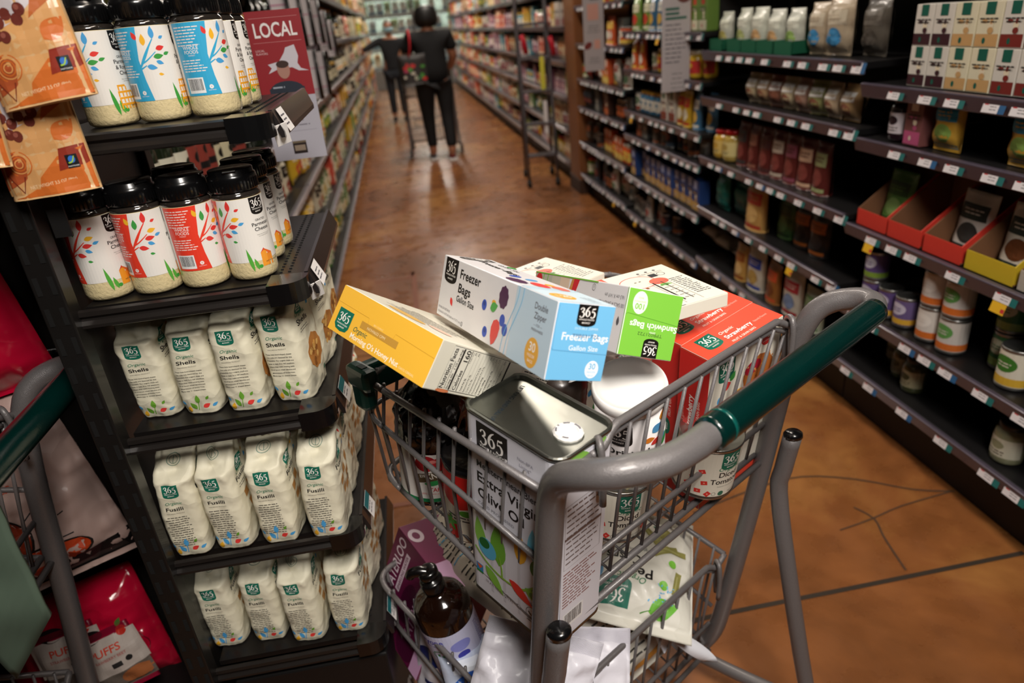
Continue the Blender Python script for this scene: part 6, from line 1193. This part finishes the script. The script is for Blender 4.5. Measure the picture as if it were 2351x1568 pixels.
# ---------------------------------------------------------------- lower basket
def waterloo():
    A_, B_, C_ = Vector((.069, .52, .55)), Vector((.026, .565, .40)), Vector((.057, .354, .5)); t = (A_-B_).normalized(); s_ = (C_-A_).normalized(); n = s_.cross(t).normalized(); s_ = t.cross(n); Lt, Ls, Th = .245, .175, .13; D = (Th, Ls, Lt)
    c = A_+s_*Ls/2-t*Lt/2-n*Th/2; X, Z = CR@(-n), CR@t; R3 = Matrix((X, Z.cross(X), Z)).transposed()
    e = boxthing('drink_carton', CL(*c), R3, D, 'maroon sparkling water carton leaning at the front left of the lower basket', 'drink carton', mat('#6a1740', .38, coat=.2, var=.04)); R9 = pi/2
    a = Art(); a.rect(-Ls/2+.001, -Lt/2+.001, Ls/2-.001, Lt/2-.001, '#661640'); a.text('WATERLOO', -Ls/2+.036, -.028, .024, '#e6d4e0', bold=.03, fit=.142, rot=R9); a.poly([(-Ls/2+.042, 0), (-Ls/2+.055, 0), (-Ls/2+.057, .095), (-Ls/2+.044, .095)], '#dcc6d4'); a.text('SPARKLING WATER', -Ls/2+.053, .004, .007, '#661640', bold=.02, fit=.086, rot=R9)
    a.ell(-.0, .0, .022, .05, '#4a0e30'); a.text('WATERLOO', .035, -.08, .022, '#c898b8', bold=.03, fit=.14, rot=R9); a.ell(.03, -.09, .03, .03, '#4a0e30'); a.rect(Ls/2-.03, -Lt/2+.001, Ls/2-.001, Lt/2-.001, '#d8a8d0')
    a.build('side_print', e, fmap(D, '-x'), rough=.38)
    a = Art(); a.rect(-Th/2+.001, -Ls/2+.001, Th/2-.001, Ls/2-.001, '#7a1f4e'); a.rect(-Th/2+.001, -Ls/2+.001, Th/2-.001, -.02, '#dcb0d6'); a.ell(-.045, .055, .016, .017, '#e6d4e0'); a.ell(-.045, .055, .008, .009, '#7a1f4e'); a.build('top_print', e, fmap(D, '+z'), rough=.38)
waterloo()
def amber():
    e = empty('pump_bottle', CL(.070, .345, .302), tiltR(-.17, .03)@Rz(radians(-60))@Matrix.Diagonal((1.08, 1.08, 1.08)), 'amber pump bottle with violet-dotted label in the lower basket', 'bottle'); r = .047
    AM = mat('#180a05', .07, coat=.9, var=.2)
    MB().lathe([(r*.9, 0), (r, .006), (r, .155), (r*1.0, .175), (r*.97, .188), (r*.88, .199), (r*.7, .208), (r*.45, .214), (r*.32, .218), (r*.32, .226)], AM, n=56).obj('amber_bottle', e)
    cp = MB(); BP = mat('#0c0a0a', .25, coat=.4, var=0); cp.lathe([(.0185, .222), (.019, .224), (.019, .240), (.0165, .243), (.008, .244), (.008, .250), (.0155, .251), (.0165, .254), (.0165, .262), (.012, .265), (0, .265)], BP, n=32); pm = cp.obj('pump_collar', e)
    MB().tube([(0, 0, .258), (-.012, -.004, .263), (-.024, -.008, .262), (-.029, -.010, .256)], [.009, .009, .0085, .008], BP, 12, sub=3).obj('pump_nozzle', e)
    a = Art(); c = 2*pi*r; a.rect(-c/2, .010, c/2, .158, '#cfd0ec'); a.text('everyone', -.052, .138, .013, '#3c3aa8', bold=.02, fit=.062); a.text('FOR EVERY BODY', -.040, .131, .0032, '#3c3aa8', bold=.01, fit=.045)
    a.ell(.036, .126, .018, .012, '#8f93dc', 24); a.ell(.036, .104, .011, .0085, '#2c2ca8', 24); a.ell(.016, .090, .013, .0085, '#7478cc', 24); a.ell(.034, .092, .0035, .0025, '#8f93dc', 16); a.ell(.040, .070, .020, .014, '#2c28b0', 24); a.ring(-.004, .110, .014, .0012, '#2c8a4c', ry=.011); a.ring(-.004, .110, .0115, .0008, '#2c8a4c', ry=.009); a.leaf(-.008, .108, .008, .0025, 1.0, '#2c8a3c'); a.leaf(-.001, .108, .007, .0025, .4, '#2c8a3c'); a.ell(-.02, .05, .02, .012, '#8f93dc', 24)
    a.lines(.072, .145, .036, 16, .0048, .0018, '#4a4aa0', al='l', seed=3); a.build('wrapped_label', e, cylmap(r+.0003), .006, e=.0001, rough=.4)
amber()
FOIL = mat('#dedbe4', .45, coat=.1, bump=.4, bscale=30, var=.03, crump=14)
def dots(a):
    for x, y, q in ((.05, .10, .003), (.06, .13, .002), (.04, .08, .0035), (.058, .105, .0045), (.044, .062, .003), (.065, .085, .003), (.07, .12, .0025)): a.ell(x, y, q, q*.8, '#3aa0dc', 12)
    a.ell(.0, .03, .05, .02, '#d8342c')
def hung(top, R3, h): return CL(*top)-R3@Vector((0, 0, h))
FR = look(-.55, -.72, .38)@Matrix.Rotation(radians(22), 3, 'Y'); FR2 = look(-.62, -.62, .42)@Matrix.Rotation(radians(4), 3, 'Y')
flatbag('foil_bag', .19, .27, .07, FOIL, hung((.103, .147, .535), FR, .27), FR, 'crinkled white foil bag leaning left of the frame post in the lower basket', 'bag', None, crimp=.028, amp=.012, seed=7, n=30)
flatbag('foil_bag', .19, .27, .07, FOIL, hung((.189, .171, .455), FR2, .27), FR2, 'white foil bag with blue dots lying right of the frame post', 'bag', dots, crimp=.026, amp=.012, seed=9, n=30)
TXT = ['These are grown by farmers', 'who care about the soil and', 'good food for everyone. We', 'work hard to bring you more', 'of what matters to people', 'and the planet every day.']
def textsack(a):
    for c_ in range(6):
        for k in range(13): a.lines(-.19+c_*.066, .035+k*.011, .055, 1, .01, .0030, '#26241f', seed=c_*9+k)
    for c_ in range(6):
        for k in range(14): a.lines(-.19+c_*.066, .19+k*.011, .055, 1, .01, .0028, '#26241f' if (c_+k) % 5 else '#5ab0d8', seed=c_*7+k+80)
flatbag('paper_sack', .40, .35, .085, mat('#c9c2b2', .55, bump=.5, bscale=45, var=.05), CL(.295, .215, .50), look(-.10, -.05, 1, -.06, 1, .1), 'big cream sack printed with lines of dark text lying under the upper basket', 'sack', textsack, crimp=.02, amp=.008, seed=4, n=44, cut=.01)
def pea(a):
    U = pi; a.logo(-.035, .030, .062, LOGOG, .048, rot=U); a.text('Organic', -.005, .088, .014, '#2c7a4c', 'c', .006, sh=.25, rot=U, fit=.058); a.text('Pea', .012, .108, .022, '#171412', 'c', .03, rot=U, fit=.046); a.text('Crisps', -.025, .134, .022, '#171412', 'c', .03, rot=U, fit=.072); a.text('Lightly Salted', .0, .152, .007, '#55524c', 'c', rot=U)
    a.leaf(.035, .035, .060, .017, .35, '#6fb83a'); a.stroke([(.02, .03, .002), (.04, .038, .001)], '#4a8a2c', sub=0); a.ell(.058, .085, .009, .009, '#7cc142'); a.ell(.075, .14, .008, .009, '#7cc142'); a.ell(-.06, .175, .03, .012, '#5a9a3c')
    for q in ((.085, .10, 1.4), (.06, .165, .5), (.03, .19, 2.4), (.075, .17, .1), (.05, .20, 1.0)): a.rect(q[0]-.028, q[1]-.006, q[0]+.028, q[1]+.006, '#8f8a4c', rot=q[2]); a.rect(q[0]-.022, q[1]-.002, q[0]+.02, q[1]+.001, '#a8a468', rot=q[2])
    r = random.Random(2)
    for k in range(26): a.ell(.055+r.uniform(-.025, .025), .065+r.uniform(-.015, .02), .0018, .0014, '#6ab4e0', 6)
    a.ell(-.085, .085, .022, .024, '#7ab0dc', 20); a.ell(.045, .225, .014, .009, '#2c7a6a'); a.ell(.045, .225, .009, .005, '#dcd8c8')
flatbag('snack_bag', .245, .28, .085, mat('#dfdcd0', .45, coat=.1, bump=.4, bscale=40, var=.02, crump=16), CL(.300, .150, .375), look(0, -.32, 1, .80, .60, 0), 'white and green pea crisps bag lying upside down below the upper basket', 'snack bag', pea, crimp=.022, amp=.006, seed=6, n=44)
flatbag('snack_bag', .2, .24, .08, mat('#c9c4b8', .45, coat=.15, bump=.4, bscale=35, var=.05), CL(.33, .16, .20), look(-.1, -1, .8, 0, .5, 1), 'cream bag with fine dark text standing behind the lower rear gate', 'snack bag', lambda a: [a.lines(-.08, .20-k*.014, .15, 1, .01, .004, '#3a3732', seed=k) for k in range(12)]+[a.rect(-.08, .01, .08, .03, '#c98a3a')], crimp=.012, amp=.008, seed=12)
flatbag('snack_bag', .13, .17, .06, mat('#c9d4ea', .12, coat=.9, bump=.6, bscale=45, var=.2), CL(.040, .235, .265), look(-.3, -1, .6), 'shiny blue and clear plastic packet beside the amber bottle', 'bag', lambda a: [a.ell(-.02, .1, .04, .03, '#2a6ad0'), a.ell(.03, .13, .02, .03, '#1f55c0'), a.ell(.02, .06, .03, .02, '#3a86e0'), a.rect(-.05, .13, .0, .15, '#e8eef8')], crimp=.008, amp=.012, seed=14)
flatbag('snack_bag', .13, .22, .05, mat('#d4d4de', .35, coat=.3, bump=.4, bscale=30, var=.04), CL(.022, .375, .225), look(-1, -.3, .15), 'white packet with navy band against the left wires of the lower basket', 'bag', lambda a: [a.ell(-.01, .13, .035, .02, '#1c2460'), a.rect(-.03, .06, .04, .07, '#1c2460'), a.text('Natural', -.03, .045, .01, '#1c2460'), a.ring(.03, .165, .014, .003, '#1c2460'), a.lines(-.04, .03, .08, 2, .009, .003, '#4a5078')], crimp=.01, amp=.005, seed=15)
def spoon():
    e = empty('plastic_tag', CL(.385, .085, .27), look(.1, -1, .5, -.1, .2, 1)@Matrix.Scale(.8, 3), 'curled white plastic corner poking out of the lower rear gate', 'packaging'); mb = MB(); V = []; n = 12
    for i in range(n+1):
        t = i/n; w_ = .018*(sin(pi*min(1, t*.9+.1))**.6); V += [(-w_+.04*t, -.01-.05*t+.02*t*t, .08-.11*t), (w_*.9+.04*t, -.02-.05*t, .085-.11*t)]
    mb.add(V, [[2*i, 2*i+1, 2*i+3, 2*i+2] for i in range(n)], mat('#dcdde4', .35, coat=.3, var=0), True); o = mb.obj('curled_sheet', e); s = o.modifiers.new('t', 'SOLIDIFY'); s.thickness = .0012
spoon()
flatbag('foil_bag', .13, .2, .05, mat('#d9dbe6', .4, coat=.3, bump=.4, bscale=30), CL(.45, .14, .255), look(.2, -1, .5), 'pale blue-white bag at the right end of the lower basket', 'bag', lambda a: [a.ell(-.03, .04, .02, .03, '#d8a83c'), a.lines(-.04, .15, .06, 4, .01, .003, '#8a90a8')], crimp=.01, amp=.01, seed=21)
# ---------------------------------------------------------------- left foreground display of bags
dp = empty('end_display', (-.95, 1.30, 0), None, 'dark end display panel with hanging bags at the left of the picture', 'shelving')
MB().box((0, .05, 1.1), (.94, .03, 2.2), mat('#15110f', .7, var=.2)).obj('back_panel', dp)
for x in (-.45, -.0, .455): MB().box((x, .02, 1.1), (.03, .03, 2.2), DARKM, bev=.002).obj('upright', dp)
for z in (1.2, .93, .52): MB().tube([(-.45, .0, z), (.44, .0, z)], .006, DARKM, 8).obj('hang_bar', dp)
for x in (.1, .24):
    for z in (1.17, .9, .49): MB().tube([(x, 0, z+.03), (x, -.10, z+.03), (x, -.12, z+.035)], .003, DARKM, 6).obj('peg_hook', dp)
MB().box((.06, -.14, .1), (.9, .36, .2), mat('#0d0c0c', .6), bev=.004).obj('base_plinth', dp)
RED = mat('#c40f34', .16, coat=.8, bump=.6, bscale=22, var=.1, nscale=12, crump=12)
def curls(a):
    K = '#5a0a1c'
    for cx, cy, r_ in ((.03, .09, .035), (-.07, .15, .03), (.09, .19, .03)): a.ring(cx, cy, r_, .0012, K, 30, ry=r_*.7); a.ring(cx+.004, cy, r_*.72, .0010, K, 30, ry=r_*.45); [a.stroke([(cx+r_*.74*cos(q), cy+r_*.48*sin(q), .0012), (cx+r_*.96*cos(q), cy+r_*.66*sin(q), .0012)], K, sub=0) for q in (3.3, 3.6, 3.9, 4.2, 4.5, 4.8, 5.1)]
    a.text('COCONUT OIL', -.1, .205, .009, '#2a0a10', bold=.01, fit=.07); a.text('BLACK', -.12, .25, .012, '#8a1024'); a.stroke([(-.12, .04, .0015), (-.06, .06, .0015), (-.02, .05, .0015), (.03, .08, .0015)], K)
flatbag('snack_bag', .26, .33, .1, RED, (-.775, 1.16, .905), look(.12, -1, .08, 0, 0, 1, False)@Matrix.Rotation(radians(-10), 3, 'Y'), 'glossy red snack bag hanging above the dim cart handle at the left', 'snack bag', curls, amp=.009, seed=31, n=26, group='red snack bags on the left display')
flatbag('snack_bag', .3, .27, .1, RED, (-.80, 1.17, .165), look(.12, -1, .3, .05, 0, 1, False)@Matrix.Rotation(radians(-14), 3, 'Y'), 'glossy red snack bag at the bottom left corner of the picture', 'snack bag', lambda a: [a.text('BLEND', -.03, .085, .017, '#d8c0c8', bold=.02, fit=.06), a.text('BERRY BEET', -.05, .06, .017, '#d8c0c8', bold=.02, fit=.11), a.text('ORGANIC COCONUT OIL', -.02, .045, .008, '#2a0a10', bold=.01, rot=.35, fit=.14), a.ell(.02, .022, .028, .012, '#140a0c'), a.text('Loved by', .02, .024, .006, '#c8b0b8', 'c'), a.text('grownups too!', .02, .016, .005, '#c8b0b8', 'c'), a.ring(.1, .10, .028, .0014, '#5a0a1c', ry=.034), a.ring(.1, .10, .018, .0014, '#5a0a1c', ry=.022), a.ring(.07, .022, .007, .0012, '#c8a0a8')], amp=.01, seed=33, n=26, group='red snack bags on the left display')
def puffs(a):
    a.rect(-.06, .01, .06, .05, '#6a6058'); a.rect(-.064, .05, .064, .125, '#b8aca4'); a.text('PUFFS', -.03, .095, .014, '#c8402c', bold=.03, fit=.06); a.text('STRAWBERRY BEET', -.035, .082, .006, '#b0504c', bold=.01, fit=.07); a.ell(.03, .03, .03, .018, '#a8643a'); a.ell(.04, .125, .01, .010, '#b8281c'); a.leaf(.035, .135, .02, .005, .8, '#4a6a2c'); a.rect(.0, .062, .02, .072, '#2a2828'); a.ell(.034, .07, .006, .006, '#1c1c1c'); a.ell(-.02, .135, .026, .014, '#120e10')
for i, (x, z, l) in enumerate(((-.79, .275, 'small clear-windowed puffs packet, left one above the lowest red bag'), (-.705, .265, 'small clear-windowed puffs packet, right one above the lowest red bag'))):
    flatbag('snack_bag', .115, .14, .035, mat('#8c1030', .12, coat=.9, bump=.5, bscale=35), (x, 1.10-.01*i, z), look(.1, -1, .25, 0, 0, 1, False)@Matrix.Rotation(radians(-8-6*i), 3, 'Y'), l, 'snack bag', puffs, amp=.005, seed=40+i, group='puffs packets on the left display')
def chees(a):
    a.text('BENNY', -.075, .245, .026, '#151110', bold=.03, fit=.10); a.text('CHEESY CHEESINESS', -.12, .215, .014, '#d8502c', bold=.03, fit=.17); a.text('ORGANIC COCONUT OIL', -.13, .198, .0085, '#151110', bold=.015, fit=.12)
    for p, q in (((.035, .155), (.055, .168)), ((.058, .135), (.095, .143)), ((.062, .10), (.09, .098))): a.stroke([(*p, .0022), (*q, .0022)], '#151110', sub=0)
    a.ell(.066, .117, .003, .003, '#151110'); a.ell(-.03, .13, .06, .05, '#8a3018', 24); a.ring(-.03, .13, .064, .004, '#151110', ry=.054); a.ell(.02, .07, .085, .026, '#c4441c', 24); a.ring(.02, .07, .088, .004, '#151110', ry=.029); a.ell(.0, .26, .016, .016, '#12503f')
    a.rect(-.15, .012, .15, .052, '#0d0b0c')
flatbag('snack_bag', .30, .40, .12, mat('#c0a39a', .5, coat=.1, bump=.5, bscale=20, var=.04, crump=9), (-.765, 1.135, .525), look(.12, -1, .16, 0, 0, 1, False)@Matrix.Rotation(radians(-13), 3, 'Y'), 'large pale pink snack bag with orange lettering behind the dim cart', 'snack bag', chees, crimp=.02, amp=.012, seed=51, n=34, cut=.015)
cb = empty('cardboard_box', (-.80, .80, .78), Rz(radians(4)), 'brown cardboard box standing in the dim second cart', 'box'); CBM = mat('#8a5a34', .8, var=.1)
MB().box((0, 0, 0), (.22, .30, .16), CBM, bev=.002).obj('box_body', cb)
for s in (-1, 1): MB().box((s*.05, 0, .083), (.10, .3, .003), CBM, rot=Matrix.Rotation(-s*.2, 3, 'Y')).obj('flap', cb)
gb_ = empty('cloth_bag', (-.52, .72, .87), None, 'dull green cloth corner hanging off the dim second cart at the left edge', 'bag'); mb = MB(); V = []; n = 12
for j in range(n+1):
    for i in range(n+1): s_, t_ = i/n, j/n; p = Vector((-.525, .72, 1.015)).lerp(Vector((-.51, .72, .813)), s_).lerp(Vector((-.60, .70, .93)).lerp(Vector((-.583, .71, .724)), s_), t_); p.y += .008*sin(5*s_+2*t_)+.006*noise.noise(p*20); V.append(p-Vector((-.52, .72, .87)))
mb.add(V, [[j*(n+1)+i, j*(n+1)+i+1, (j+1)*(n+1)+i+1, (j+1)*(n+1)+i] for j in range(n) for i in range(n)], mat('#4a5a4c', .85, var=.1, nscale=20), True); o = mb.obj('cloth_panel', gb_); sol = o.modifiers.new('t', 'SOLIDIFY'); sol.thickness = .006
gr_ = empty('paper_slip', (-.60, .72, .515), look(.6, -1, .3, 0, 0, 1, False)@Matrix.Rotation(radians(50), 3, 'Y'), 'folded printed paper slip at the bottom left corner', 'paper'); MB().box((0, 0, 0), (.06, .001, .1), mat('#9a968e', .7)).obj('sheet', gr_)
a = Art(); a.lines(-.025, .04, .05, 10, .008, .003, '#2c2a28'); a.build('print', gr_, lambda x, y, h: Vector((x, -.0006-h, y)))
for ps in PR.values():
    pass
